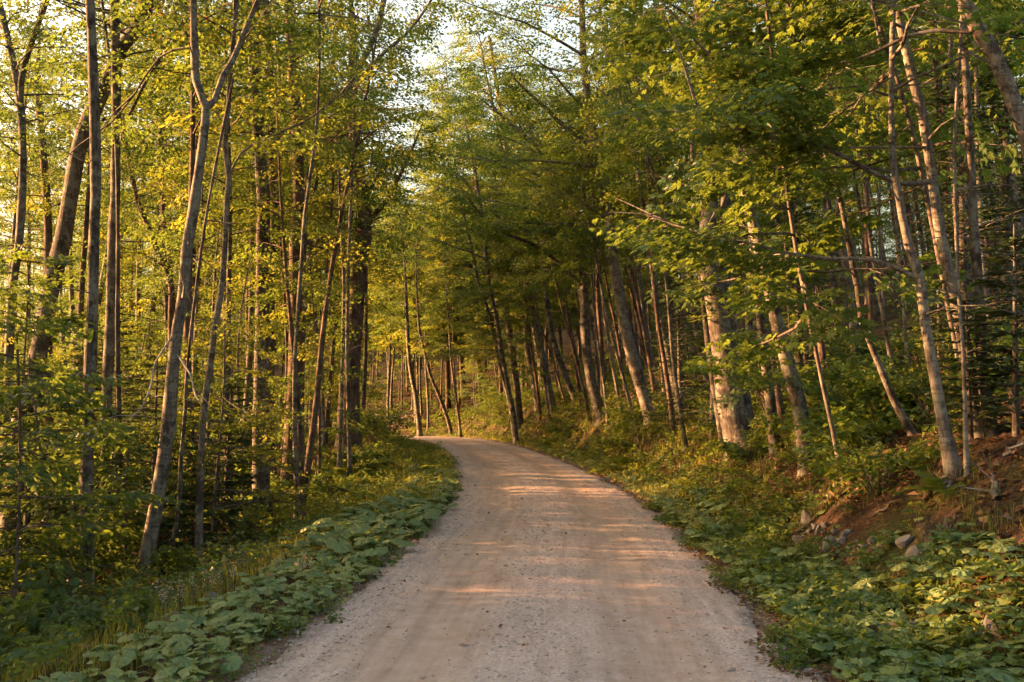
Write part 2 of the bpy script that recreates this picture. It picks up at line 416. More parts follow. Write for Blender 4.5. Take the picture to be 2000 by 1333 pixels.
def leaves(acc, pos, d, n, size, kind='kite', mat=0):
    T, F = LEAF[kind]
    d = unit(d); side = unit(np.cross(n, d)); n = np.cross(d, side)
    V = pos[:, None] + size[:, None, None] * (T[None, :, 0:1] * d[:, None] + T[None, :, 1:2] * side[:, None] + T[None, :, 2:3] * n[:, None])
    FF = (F[None] + (np.arange(len(pos)) * len(T))[:, None, None]).reshape(-1, 3)
    m = np.repeat(np.broadcast_to(np.asarray(mat, int), (len(pos),)), len(F))
    acc.add(V.reshape(-1, 3), FF, m)

def spray_template(rng, nodes=10, gap=.078):
    P, D, Nn = [], [], []
    for k in range(nodes):
        t = .12 + .88 * k / (nodes - 1)
        for sgn in (-1, 1):
            L = (1 - t) * .55 + .10
            ang = R(52) * sgn + rng.normal(0, .12)
            m = max(1, int(L / gap))
            for q in range(m):
                u = (q + .6) / m * L
                p = np.array([t + math.cos(ang) * u, math.sin(ang) * u, 0])
                p[2] = -.10 * p[0] ** 2 - .12 * abs(p[1]) + rng.normal(0, .025)
                a2 = ang + rng.normal(0, .5) + (.6 if q % 2 else -.6)
                P.append(p); D.append([math.cos(a2), math.sin(a2), -.28 + rng.normal(0, .2)]); Nn.append([rng.normal(0, .28), rng.normal(0, .28), 1])
    P.append([1.02, 0, -.11]); D.append([1, 0, -.3]); Nn.append([.1, .1, 1])
    return np.array(P), unit(np.array(D)), unit(np.array(Nn))
_r = np.random.default_rng(5)
SPRAYS = [spray_template(_r) for _ in range(5)]
SPRAYS_S = [spray_template(_r, 6, .14) for _ in range(4)]

def put_sprays(acc, rng, O, yaw, pitch, roll, scale, size, kind='kite', mats=None, small=False, thin=1.0):
    """many leaf sprays at once: origins O (n,3) and their angles"""
    T = SPRAYS_S if small else SPRAYS
    O = np.asarray(O, float); which = rng.integers(0, len(T), len(O))
    cyw, syw, cp, sp, cr, sr_ = np.cos(yaw), np.sin(yaw), np.cos(pitch), np.sin(pitch), np.cos(roll), np.sin(roll)
    z = np.zeros_like(cyw)
    X = np.stack([cyw * cp, syw * cp, sp], -1)
    Yv = np.stack([-syw, cyw, z], -1)
    Zv = np.cross(X, Yv)
    Y2 = Yv * cr[:, None] + Zv * sr_[:, None]; Z2 = np.cross(X, Y2)
    M = np.stack([X, Y2, Z2], -1)
    for w in range(len(T)):
        sel = np.where(which == w)[0]
        if not len(sel): continue
        P, D, Nn = T[w]
        pos = O[sel][:, None] + np.einsum('nij,kj->nki', M[sel], P) * scale[sel][:, None, None]
        dd = np.einsum('nij,kj->nki', M[sel], D); nn = np.einsum('nij,kj->nki', M[sel], Nn)
        k = len(P); mm = np.repeat(mats[sel] if mats is not None else np.zeros(len(sel), int), k)
        pos, dd, nn = pos.reshape(-1, 3), dd.reshape(-1, 3), nn.reshape(-1, 3)
        pos = pos + rng.normal(0, .035, pos.shape); nn = nn + rng.normal(0, .18, nn.shape)
        if thin < 1:
            keep = rng.random(len(pos)) < thin
            pos, dd, nn, mm = pos[keep], dd[keep], nn[keep], mm[keep]
        leaves(acc, pos, dd, nn, size * rng.uniform(.6, 1.2, len(pos)), kind, mm)

def grow_crown(rng, axis, z0, z1, rad, nb, wood, fol, leaf=.12, kind='kite', bias=(0, 0), prof='tree', dens=2.2, up=(0, 45), small=False, orange=0.0, yellow=.0, wr=.013, thin=1.0, ns=4, twigs=True, spr=(.75, 1.25)):
    """branches from the trunk curve axis(z) with flat leaf sprays along their outer part"""
    O, ya, pi_, ro, sc, mt = [], [], [], [], [], []
    az = rng.uniform(0, 6.28)
    for i in range(nb):
        t = (i + rng.uniform(0, 1)) / nb
        z = z0 + (z1 - z0) * t
        az += 2.4 + rng.normal(0, .5)
        dirv = np.array([math.cos(az), math.sin(az)])
        if prof == 'tree': pr = (.55 + .45 * math.sin(math.pi * min(1, t * .75 + .18))) * (1 - .6 * max(0, t - .75) / .25)
        elif prof == 'layer': pr = (1 - .75 * t)
        else: pr = 1.0
        L = rad * pr * rng.uniform(.65, 1.15) * (1 + .55 * float(dirv @ np.array(bias)))
        if L < .25: continue
        pitch = R(lerp(up[0], up[1], t)) + rng.normal(0, .16)
        a = np.array(axis(z))
        n = 5
        pts = [a]
        p, yw = a.copy(), math.atan2(dirv[1], dirv[0])
        for k in range(n):
            pk = pitch * (1 - .8 * k / n) + rng.normal(0, .08)
            yw += rng.normal(0, .14)
            p = p + L / n * np.array([math.cos(yw) * math.cos(pk), math.sin(yw) * math.cos(pk), math.sin(pk)])
            pts.append(p.copy())
        pts = np.array(pts)
        if wood is not None:
            tube(wood, pts, np.linspace(wr * L ** .8 + .004, .004, n + 1), ns)
        m = max(2, int(L * dens))
        fr = np.clip((np.arange(m) + rng.uniform(.2, .8, m)) / m * .78 + .22, 0, 1)
        om = rng.random() < orange; yl = rng.random() < yellow
        for q, f in enumerate(fr):
            x = f * n; k0 = min(n - 1, int(x)); pp = lerp(pts[k0], pts[k0 + 1], x - k0)
            O.append(pp); sgn = 1 if q % 2 else -1
            ya.append(yw + sgn * rng.uniform(.25, 1.05) * (1.15 - .6 * f)); pi_.append(rng.normal(-.03, .26)); ro.append(rng.normal(0, .33))
            sc.append(rng.uniform(*spr) * (1.0 if not small else .62)); mt.append(2 if om else (1 if yl else 0))
    if not O: return
    O = np.array(O); ya, pi_, ro, sc, mt = map(np.array, (ya, pi_, ro, sc, mt))
    if wood is not None and twigs:
        for q in range(len(O)):
            e = O[q] + sc[q] * .75 * np.array([math.cos(ya[q]) * math.cos(pi_[q]), math.sin(ya[q]) * math.cos(pi_[q]), math.sin(pi_[q]) - .06])
            tube(wood, [O[q], lerp(O[q], e, .5) + [0, 0, .02], e], [.006, .004, .002], 3)
    put_sprays(fol, rng, O, ya, pi_, ro, sc, leaf, kind, mt, small, thin)

LEAFMATS = [M_LEAF, M_LEAFY, M_ORANGE]
LEAFMATS_D = [M_LEAFD, M_LEAF, M_ORANGE]

# ------------------------------------------------------------------ the trees one can tell apart
# pixel columns of the photograph give the trunk's line; the foot stands where that line of sight meets the ground (or at depth d)
HEROES = []
def tree(label, pts, w, bark='grey', d=None, H=15.0, hb=5.0, rad=2.6, nb=26, limbs=(), bias=(0, 0), kind='kite', leaf=.095,
         orange=0, yellow=.15, name='forest_tree', bare=False, mats='n', low=0, thin=1.0, group=None, up=(5, 45)):
    HEROES.append(dict(locals()))

GL, GR = 'trees of the left wood', 'trees of the right bank'
# --- left wood
tree('slim grey tree at the far left edge with a limb rising to the right', [(22, 640), (26, 550), (34, 456), (36, 337), (34, 225), (24, 120), (6, 20)], (20, 13), 'grey', 24, hb=4, limbs=[([(34, 190), (45, 140), (70, 60), (92, 0)], 13, 10, -.6)])
tree('thick leaning grey trunk with deep furrowed bark at the far left', [(30, 900), (37, 831), (56, 775), (71, 700), (90, 614), (109, 531), (128, 470), (143, 394), (161, 300), (195, 206), (221, 150), (240, 94), (262, 64), (284, 5)], (37, 27), 'dark', 19, hb=6, rad=3, limbs=[([(170, 290), (205, 232), (245, 234), (290, 150), (330, 95)], 8, 4, .4)])
tree('straight slender grey trunk crossing in front of the thick leaning one', [(171, 1208), (171, 1020), (172, 870), (174, 775), (176, 662), (178, 550), (180, 437), (183, 375), (184, 225), (184, 112), (184, 0)], (25, 18), 'grey', None, hb=5, rad=2.2)
tree('straight grey trunk just right of the slender front one at left', [(204, 1120), (206, 945), (206, 775), (208, 662), (208, 550), (210, 437), (214, 375), (217, 262), (221, 169), (225, 0)], (21, 17), 'grey', 18, hb=4)
tree('pale mottled tree leaning right and forking high in a narrow V', [(270, 1174), (292, 1058), (311, 945), (326, 852), (337, 737), (349, 644), (360, 587), (369, 494), (382, 419), (394, 337), (405, 244), (406, 215), (386, 161), (381, 94), (375, 0)], (31, 13), 'pale', None, hb=5, rad=2.4,
     limbs=[([(406, 225), (420, 195), (435, 150), (454, 120), (476, 67), (504, 0)], 13, 10, .5), ([(378, 110), (340, 97), (312, 112), (290, 140), (262, 185), (235, 220)], 5, 3, .3),
            ([(331, 659), (304, 707), (296, 749), (277, 797), (260, 812), (244, 824)], 4, 2, -.9, 'dead'), ([(349, 685), (371, 730), (382, 775), (397, 786)], 4, 2, -.7, 'dead'),
            ([(362, 600), (360, 560), (352, 531)], 7, 4, -.5, 'dead')])
tree('wavy thin pale stem between the forked tree and the dark lichened trunk', [(388, 1120), (390, 1000), (394, 869), (401, 775), (411, 700), (416, 644), (427, 580), (435, 494), (439, 400), (444, 345), (437, 281), (446, 206), (450, 150), (467, 19)], (15, 9), 'pale', 15, hb=3.5, rad=1.8, nb=18, H=12,
     limbs=[([(446, 330), (470, 300), (520, 270), (590, 240), (640, 205)], 5, 3, .4)])
tree('dark straight trunk with lichen patches, tallest at the left centre', [(510, 998), (510, 870), (508, 850), (510, 737), (512, 625), (510, 550), (512, 437), (514, 400), (510, 337), (506, 225), (503, 112), (505, 0)], (33, 22), 'dark', None, hb=5.5, rad=2.6, orange=.2,
     limbs=[([(508, 280), (550, 296), (590, 297), (612, 292)], 5, 2, -.4), ([(507, 180), (480, 178), (460, 190)], 4, 2, -.3)])
tree('reddish brown trunk close behind the dark lichened one', [(528, 930), (529, 737), (529, 587), (532, 475), (536, 400), (529, 300), (532, 150), (528, 40)], (19, 14), 'brown', 26, hb=6)
tree('brown barked trunk standing right of the dark lichened pair', [(562, 960), (568, 869), (572, 775), (576, 700), (576, 587), (577, 475), (585, 400), (585, 337), (583, 225), (574, 150), (568, 37)], (29, 18), 'brown', None, hb=5.5, rad=2.8)
tree('slim tree leaning out to the right with two long forked limbs against the sky', [(586, 900), (588, 600), (592, 430), (602, 340), (634, 274), (661, 205), (690, 165), (706, 131), (725, 94), (740, 49), (751, 0)], (15, 10), 'grey', 27, hb=8.0, H=16, rad=2.2, nb=22, thin=1.1,
     limbs=[([(672, 192), (700, 163), (744, 109), (800, 60), (840, 4)], 9, 5, 1.2)])
tree('very thick furrowed brown trunk standing alone on the left verge', [(680, 881), (682, 787), (686, 675), (695, 581), (702, 506), (708, 469), (712, 412), (703, 356), (697, 300), (693, 262), (690, 180), (688, 60)], (46, 16), 'brown', None, hb=6.0, rad=2.8, H=16, nb=34, thin=1.2,
     limbs=[([(708, 460), (729, 424), (759, 386), (774, 356), (796, 311), (808, 285)], 12, 4, -1.0), ([(705, 400), (717, 382), (744, 337), (766, 311)], 9, 4, .8)])
tree('thin pale stem hugging the left side of the thick verge trunk', [(661, 937), (665, 825), (668, 720), (670, 640), (672, 540), (668, 440), (664, 330)], (9, 5), 'pale', 25, hb=3.5, H=10, rad=1.6, nb=14)
tree('thin pale stem rising in front of the thick verge trunk', [(683, 940), (682, 830), (680, 700), (681, 600), (683, 487), (686, 375), (690, 270)], (9, 5), 'pale', 24, hb=4, H=10, rad=1.5, nb=14)
tree('brown trunk glimpsed behind the leaning furrowed one at far left', [(96, 860), (92, 700), (90, 450), (88, 300), (80, 170)], (22, 14), 'brown', 33, hb=6)
tree('brown trunk half hidden behind the forked pale tree', [(385, 860), (376, 600), (371, 412), (376, 300), (379, 225), (383, 60)], (16, 12), 'brown', 28, hb=6)
tree('grey trunk right of the wavy thin stem', [(447, 900), (448, 700), (446, 625), (441, 500), (437, 420), (432, 300)], (18, 12), 'grey', 29, hb=6)
tree('slim brown trunk lit along its edge left of the dark lichened tree', [(488, 930), (487, 700), (487, 587), (492, 480), (498, 380), (494, 200)], (11, 8), 'brown', 31, hb=6)
tree('tree forking low into two bent limbs behind the slender left trunks', [(338, 860), (336, 640), (334, 557), (307, 494), (285, 437), (266, 390), (250, 300)], (16, 9), 'brown', 30, hb=5, limbs=[([(336, 560), (332, 505), (322, 450), (318, 400), (322, 330)], 10, 7, .5)])
tree('thin dark stem bowed over in the left undergrowth', [(296, 1140), (322, 1100), (343, 1040), (352, 980), (356, 900), (366, 800), (372, 700)], (10, 6), 'dark', 14.5, hb=4, H=8, rad=1.4, nb=10)
tree('dark upright pole with snapped side twigs in the left wood', [(236, 1110), (235, 1000), (237, 900), (236, 780), (234, 640), (232, 500)], (12, 8), 'dark', 18, hb=6, H=13, rad=1.4, nb=10)
tree('grey pole beside the low ferny slope left of the verge', [(578, 1050), (580, 960), (578, 840), (580, 700), (592, 520), (598, 420)], (10, 6), 'grey', None, hb=5, H=11, rad=1.5, nb=12)
tree('thin stem in the gap left of the thick verge trunk', [(624, 960), (622, 800), (626, 700), (634, 600), (640, 480)], (7, 5), 'brown', 27, hb=4, H=9, rad=1.6, nb=12)
# --- right bank
tree('leaning trunk glowing orange in the sun on the right bank', [(1274, 821), (1254, 761), (1235, 694), (1220, 637), (1209, 574), (1197, 506), (1191, 430), (1175, 356), (1162, 281), (1151, 206), (1141, 131), (1136, 40)], (27, 13), 'pale', None, hb=5.5, H=17, rad=3.8, nb=50, bias=(-.6, -.2),
     limbs=[([(1165, 305), (1140, 275), (1100, 247), (1075, 220), (1055, 202), (1030, 180)], 10, 5, -.5), ([(1196, 520), (1180, 500), (1165, 470), (1150, 455)], 7, 4, -.4)])
tree('sunlit trunk bending left near the top, left of the orange glowing one', [(1175, 817), (1156, 750), (1145, 675), (1141, 581), (1137, 517), (1126, 457), (1115, 424), (1092, 375), (1059, 307), (1012, 262), (975, 228)], (24, 7), 'grey', None, hb=5.5, H=12.5, rad=3.8, nb=50, bias=(-.6, -.1),
     limbs=[([(1138, 555), (1085, 508), (1040, 478), (1010, 465), (976, 450), (945, 425), (922, 398)], 9, 4, -.8), ([(1130, 465), (1075, 455), (1020, 452), (990, 447)], 5, 3, -1.2)])
tree('slim curved dark trunk standing on the grassy bank right of the bend', [(1053, 802), (1044, 750), (1036, 712), (1029, 660), (1031, 600), (1021, 525), (1012, 470), (1000, 380), (985, 270), (968, 150), (955, 60)], (14, 7), 'grey', None, hb=4.2, H=20, rad=3.8, nb=60, bias=(-.4, 0))
tree('slender trunk leaning left between the bank grass and the sunlit bent tree', [(1128, 791), (1100, 724), (1077, 649), (1066, 574), (1059, 506), (1056, 430)], (12, 8), 'grey', 48, hb=4.2, H=16, nb=42, rad=2.8, bias=(-.4, 0))
tree('thin double curve trunk leaning left at the bend, front of its pair', [(1002, 806), (984, 712), (972, 637), (957, 562), (950, 510), (944, 440), (930, 350), (915, 270)], (10, 6), 'grey', 50, hb=4, H=17, rad=3.4, nb=52, bias=(-.4, 0))
tree('thin grey trunk leaning left at the bend, back of its pair', [(995, 787), (972, 694), (957, 619), (935, 555), (924, 500), (908, 430), (895, 370)], (8, 5), 'pale', 53, hb=4, H=14, rad=2.8, nb=40)
tree('thick shaded trunk deep behind the bend pair', [(1010, 761), (1004, 715), (999, 675), (988, 600), (980, 544), (976, 499), (970, 400)], (14, 10), 'dark', 56, hb=7)
tree('straight thin trunk right behind the sunlit bent tree', [(1179, 787), (1175, 675), (1169, 600), (1166, 480)], (9, 7), 'brown', 42, hb=6)
tree('pale straight trunk behind the orange glowing one', [(1244, 700), (1242, 660), (1235, 562), (1227, 487), (1222, 380)], (11, 8), 'pale', 44, hb=7)
tree('slender trunk slanting left between the glowing tree and the big double trunk', [(1332, 810), (1314, 731), (1302, 675), (1287, 600), (1276, 525), (1267, 457), (1254, 394), (1242, 319), (1229, 270), (1214, 200)], (15, 8), 'grey', None, hb=6, H=14, rad=2.4, bias=(-.5, 0))
tree('straight dark grey trunk rising behind the slender slanting one', [(1306, 769), (1309, 680), (1310, 600), (1308, 450), (1304, 330)], (17, 13), 'grey', 36, hb=6.5)
tree('slim dark stem in front of the big double trunk, leaning left', [(1415, 872), (1394, 750), (1379, 637), (1367, 544), (1360, 469), (1352, 380)], (16, 8), 'dark', None, hb=5, H=12, rad=2.0, nb=18, bias=(-.4, 0))
tree('big double trunked tree with flared base on the right bank', [(1452, 875), (1440, 840), (1427, 787), (1412, 675), (1399, 581), (1384, 487), (1388, 400), (1392, 330), (1388, 240), (1384, 120)], (54, 22), 'grey', None, hb=7.5, H=16, rad=3.4, nb=34, bias=(-.5, 0), kind='kite', yellow=.5, orange=.12,
     limbs=[([(1466, 868), (1458, 815), (1442, 712), (1424, 600), (1413, 506), (1416, 430), (1420, 340)], 30, 18, .25)])
tree('dark leaning trunk at the ditch edge, sunlit only near its top', [(1577, 919), (1559, 787), (1532, 694), (1510, 600), (1491, 525), (1480, 469), (1461, 390), (1447, 330), (1431, 270), (1412, 187), (1378, 110), (1371, 37)], (29, 14), 'grey', None, hb=6, H=13, rad=2.6, nb=26, bias=(-.5, 0), kind='maple')
tree('bent young stem sweeping right at its foot under the right foliage', [(1784, 851), (1750, 787), (1712, 694), (1686, 626), (1679, 562), (1667, 506), (1641, 375), (1619, 311), (1577, 217), (1560, 120)], (14, 6), 'dark', None, hb=3.2, H=9, rad=2.2, nb=22, bias=(-.5, -.2), kind='maple', mats='d')
tree('smooth slim trunk leaning left in front of the dark right wood', [(1866, 937), (1847, 844), (1829, 742), (1810, 637), (1799, 544), (1776, 480), (1762, 420), (1745, 330), (1738, 210)], (25, 11), 'pale', None, hb=3.6, H=10, rad=2.6, nb=26, bias=(-.6, -.1), kind='maple', mats='d',
     limbs=[([(1790, 517), (1705, 508), (1622, 506), (1540, 495), (1457, 474), (1375, 457), (1320, 440)], 9, 4, .6)])
tree('mottled trunk leaning left at the right, its pale top showing high up', [(1915, 859), (1896, 769), (1881, 675), (1862, 581), (1840, 495), (1829, 440), (1817, 356), (1799, 225), (1780, 150), (1757, 30)], (26, 15), 'pale', None, hb=4.5, H=13, rad=2.6, nb=26, bias=(-.6, -.2), kind='maple', mats='d',
     limbs=[([(1816, 362), (1760, 360), (1712, 341), (1637, 300), (1570, 262), (1499, 214), (1431, 150), (1375, 97)], 11, 4, -.7), ([(1640, 300), (1566, 287), (1500, 265), (1424, 247)], 5, 3, -.9)])
tree('dark trunk with a split base beside the mottled leaning one at right', [(1937, 855), (1925, 780), (1919, 731), (1915, 600), (1904, 487), (1900, 440), (1890, 300)], (24, 15), 'dark', None, hb=6, H=14, kind='maple', mats='d')
tree('thin straight stem at the foot of the mottled leaning tree', [(1889, 930), (1886, 850), (1885, 787), (1880, 690), (1872, 600)], (10, 6), 'pale', None, hb=4, H=8, rad=1.5, nb=10, kind='maple', mats='d')
tree('lichen grey trunk leaning in from the top right corner', [(2010, 290), (2000, 255), (1975, 180), (1945, 101), (1915, 49), (1892, 0)], (34, 28), 'pale', 9.0, hb=6.5, H=13, rad=3.0, nb=24, bias=(-.5, 0), kind='maple',
     limbs=[([(1922, 66), (1892, 62), (1825, 60), (1772, 71), (1720, 97), (1667, 120), (1600, 129), (1495, 142)], 10, 4, .5)])
tree('thin straight pale pole behind the right foliage near the top right', [(1876, 560), (1862, 375), (1855, 300), (1851, 169), (1847, 75), (1846, 0)], (10, 8), 'pale', 16, hb=6)
tree('dark shaded trunk near the right edge behind the thin pale pole', [(1893, 600), (1887, 400), (1885, 300), (1881, 150), (1876, 20)], (22, 17), 'dark', 18, hb=6, kind='kite', mats='d')
tree('short lit slanting stem at the right edge above the red slope', [(1956, 725), (1952, 712), (1941, 656), (1930, 592), (1922, 500)], (11, 8), 'pale', 17, hb=5)
tree('orange lit trunk seen behind the bent young stem', [(1672, 760), (1671, 742), (1669, 675), (1662, 562), (1652, 506), (1643, 450), (1636, 330)], (16, 11), 'pale', 23, hb=6)
tree('slim lit stem leaning left right of the bent young one', [(1760, 790), (1742, 712), (1727, 637), (1712, 555), (1697, 469), (1690, 380)], (9, 6), 'pale', 20, hb=5, H=11, rad=1.8)
tree('thin pale stem low between the bent young one and the smooth slim trunk', [(1787, 787), (1772, 694), (1767, 650), (1762, 560)], (7, 5), 'pale', 19, hb=4, H=9, rad=1.6, nb=12)
tree('reddish straight trunk behind the slim lit leaning stem', [(1706, 740), (1701, 619), (1697, 520), (1694, 420)], (11, 9), 'brown', 25, hb=6)
tree('thin upright pole left of the dark split base trunk', [(1836, 760), (1833, 660), (1832, 560), (1830, 440)], (7, 6), 'brown', 20, hb=5, H=12)
tree('grey trunk standing just right of the big double one', [(1468, 760), (1465, 705), (1461, 562), (1454, 469), (1448, 330)], (16, 12), 'grey', 27, hb=6)
tree('short dead snag with a broken top among the right trunks', [(1608, 730), (1607, 709), (1603, 665), (1600, 637), (1598, 592)], (15, 11), 'brown', 21, bare=True, name='dead_snag')
tree('dead fir stem with bare drooping twigs, bright orange in the sun', [(1484, 790), (1483, 740), (1482, 675), (1484, 562), (1486, 470)], (7, 4), 'brown', 23, bare=True, name='dead_fir')
tree('small trunk standing by the far end of the road', [(819, 836), (815, 800), (811, 769), (800, 712), (795, 620)], (10, 7), 'grey', 64, hb=5, H=15, rad=2.2)
tree('dark slanting trunk right of the far road end', [(875, 821), (856, 769), (843, 739), (830, 690)], (8, 6), 'dark', 66, hb=6, H=14, rad=2.2)
tree('thin slanting stem over the far bank fern clump', [(896, 814), (886, 742), (880, 690)], (5, 4), 'grey', 64, hb=5, H=13, rad=2.0)

hero_xy = []
def rngb_i(rng, n): return int(rng.integers(int(n * .25), n - 1))
def build_hero(h, i):
    rng = np.random.default_rng(1000 + i)
    pts, d = h['pts'], h['d']
    if d is None: d = ground_hit(*pts[0]) or 30.0
    P = np.array([at(x, y, d) for x, y in pts])
    # carry the foot down (or clip it) to the ground
    g = hgt(P[0, 0], P[0, 1])
    if P[0, 2] > g - .1:
        t = unit(P[0] - P[1]); t = t if t[2] < -.3 else np.array([0, 0, -1.0])
        t = np.array([t[0] * .6, 0, t[2]]); n = (P[0, 2] - g + .25) / -t[2]
        P = np.vstack([P[0] + t * n, P])
    else: P[0, 2] = g - .2
    nvis = len(P)
    w0, w1 = h['w'][0] * d / FPX / 2, h['w'][1] * d / FPX / 2
    top = P[0, 2] + h['H']
    T = unit(P[-1] - P[-2])
    if not h['bare'] and P[-1, 2] < top - .5:
        n = max(2, int((top - P[-1, 2]) / 1.5)); p = P[-1].copy(); ext = []
        for k in range(n):
            T = unit(T * .9 + np.array([rng.normal(0, .05), rng.normal(0, .05), .12]))
            p = p + T * (top - P[-1, 2]) / n; ext.append(p.copy())
        P = np.vstack([P, ext])
    ph = rng.uniform(0, 6, 2)
    zrel = P[:, 2] - P[0, 2]
    P[:, 1] += .012 * zrel * np.sin(zrel * .55 + ph[0]) * 2 + rng.normal(0, .03) * zrel * .4
    cs = np.concatenate([[0], np.cumsum(np.linalg.norm(np.diff(P, axis=0), axis=1))])
    sv_ = cs[nvis - 1]
    Q = smooth_poly(P, .33)
    qs = np.concatenate([[0], np.cumsum(np.linalg.norm(np.diff(Q, axis=0), axis=1))]); qs *= cs[-1] / qs[-1]
    rad = np.interp(qs, [0, sv_, max(cs[-1], sv_ + .01)], [w0, w1, w1 if h['bare'] else max(.02, w1 * .25)])
    rad = rad * (1 + .75 * np.exp(-qs / .34))
    # knots and swellings
    rad = rad * (1 + .05 * np.sin(qs * 2.3 + ph[0]) + .03 * np.sin(qs * 5.1 + ph[1]))
    base = P[0].copy(); base[2] = hgt(base[0], base[1])
    hero_xy.append((base[0], base[1]))
    e = link(h['name'], None, loc=base); e.empty_display_size = .3
    tag(e, h['label'], 'tree', GL if base[0] < -2 and d < 45 else GR)
    wood, fol = Acc(), Acc()
    tube(wood, Q, rad, 12 if d < 32 else 8, jit=.035, rng=rng, cap=True)
    if h['bare'] and h['name'] == 'dead_fir':
        for z in np.arange(.6, Q[-1, 2] - Q[0, 2] - .2, .13):
            k = np.argmin(abs(Q[:, 2] - Q[0, 2] - z)); a = rng.uniform(0, 6.28); L = rng.uniform(.3, .9) * (1 - .1 * z)
            dr = np.array([math.cos(a), math.sin(a), 0])
            tube(wood, [Q[k], Q[k] + dr * L * .5 + [0, 0, -.08], Q[k] + dr * L + [0, 0, -.35 * L]], [.012, .008, .003], 3)
    elif h['bare']:
        for k in range(7):
            a = k / 7 * 6.28; r0 = rad[-1]
            dr = np.array([math.cos(a), math.sin(a), 0]) * r0 * .8
            tube(wood, [Q[-1] + dr - [0, 0, .1], Q[-1] + dr * 1.05 + [0, 0, rng.uniform(.05, .4)]], [.3 * r0, .02], 3)
    zq = Q[:, 2]
    def axis(z):
        return [np.interp(z, zq, Q[:, 0]), np.interp(z, zq, Q[:, 1]), z]
    bm = BARK[h['bark']]
    if not h['bare']:
        if base[0] < 0 and d < 27: h['hb'] = max(h['hb'], 9.5 if d < 20 else 8.2)
        kd = h['kind']; lf = h['leaf']
        grow_crown(rng, axis, base[2] + h['hb'], zq[-1], h['rad'], h['nb'], wood, fol, leaf=lf, kind=kd, bias=h['bias'], orange=h['orange'] * .4, yellow=h['yellow'], thin=h['thin'] * (.55 if base[0] < 0 and d < 34 else .5 if d < 24 else 1), up=h['up'])
        # bare snapped twigs low on the trunk
        for k in range(rng.integers(3, 9)):
            z = base[2] + rng.uniform(1.2, h['hb'] + 1); a = rng.uniform(0, 6.28); L = rng.uniform(.25, 1.1)
            p0 = np.array(axis(z)); dr = np.array([math.cos(a), math.sin(a), rng.uniform(-.1, .5)])
            tube(wood, [p0, p0 + dr * L * .5 + [0, 0, .04], p0 + dr * L], [.013, .008, .003], 3)
    link('trunk', wood.mesh('trunk', [bm], True, base), e)
    for lm in h['limbs']:
        lp, a, b_, dy = lm[:4]
        wacc = Acc(); n = len(lp)
        k0 = np.argmin(np.abs((at(lp[0][0], lp[0][1], d) - Q)[:, 2]))
        d0 = Q[k0, 1]
        L = np.array([at(x, y, d0 + dy * (q / (n - 1)) ** 1.2 * 1.6) for q, (x, y) in enumerate(lp)])
        L[0] = Q[k0]
        if L[-1, 2] > 0 and len(lm) < 5:
            t = unit(L[-1] - L[-2]); L = np.vstack([L, L[-1] + t * .8 + [0, 0, .1]])
        LQ = smooth_poly(L, .25)
        rr = np.linspace(a, b_, len(LQ)) * d / FPX / 2; rr[-3:] *= [.8, .6, .35]
        tube(wacc, LQ, rr, 7, jit=.04, rng=rng)
        if len(lm) >= 5:
            for k in range(5):
                q = rng.integers(2, len(LQ) - 1); dr = unit(rng.normal(0, 1, 3) + [0, 0, -.3]); l2 = rng.uniform(.15, .5)
                tube(wacc, [LQ[q], LQ[q] + dr * l2 * .5, LQ[q] + dr * l2 + [0, 0, -.05]], [.006, .004, .002], 3)
            link('dead_branch', wacc.mesh('dead_branch', [B_DEAD], True, base), e)['label'] = 'pale leafless dead branch'
        else:
            ln = np.linalg.norm(L[-1] - L[0]); m = max(4, int(ln * (2.2 if base[0] < -3 and d < 26 else 5.0)))
            fr = rng.uniform(.3, 1, m); ix = (fr * (len(LQ) - 1)).astype(int)
            tt = unit(LQ[np.minimum(ix + 1, len(LQ) - 1)] - LQ[np.maximum(ix - 1, 0)])
            ya = np.arctan2(tt[:, 1], tt[:, 0]) + rng.choice([-1, 1], m) * rng.uniform(.3, 1.3, m)
            put_sprays(fol, rng, LQ[ix], ya, rng.normal(.05, .2, m), rng.normal(0, .25, m), rng.uniform(.7, 1.2, m), h['leaf'], h['kind'], (rng.random(m) < h['yellow']).astype(int))
            for q in range(max(2, int(ln * .9))):
                k1 = rngb_i(rng, len(LQ)); dr = unit(unit(LQ[-1] - LQ[0]) + rng.normal(0, .55, 3)); l2 = rng.uniform(.6, 1.5)
                tube(wacc, [LQ[k1], LQ[k1] + dr * l2 * .5 + [0, 0, .06], LQ[k1] + dr * l2], [.016, .010, .004], 4)
            for q in range(m):
                e2 = LQ[ix[q]] + .7 * np.array([math.cos(ya[q]), math.sin(ya[q]), .0])
                tube(wacc, [LQ[ix[q]], lerp(LQ[ix[q]], e2, .5) + [0, 0, .03], e2], [.007, .005, .002], 3)
            link('branch', wacc.mesh('branch', [bm], True, base), e)
    if fol.v: link('crown', fol.mesh('crown', LEAFMATS_D if h['mats'] == 'd' else LEAFMATS, False, base), e)
for i, h in enumerate(HEROES): build_hero(h, i)

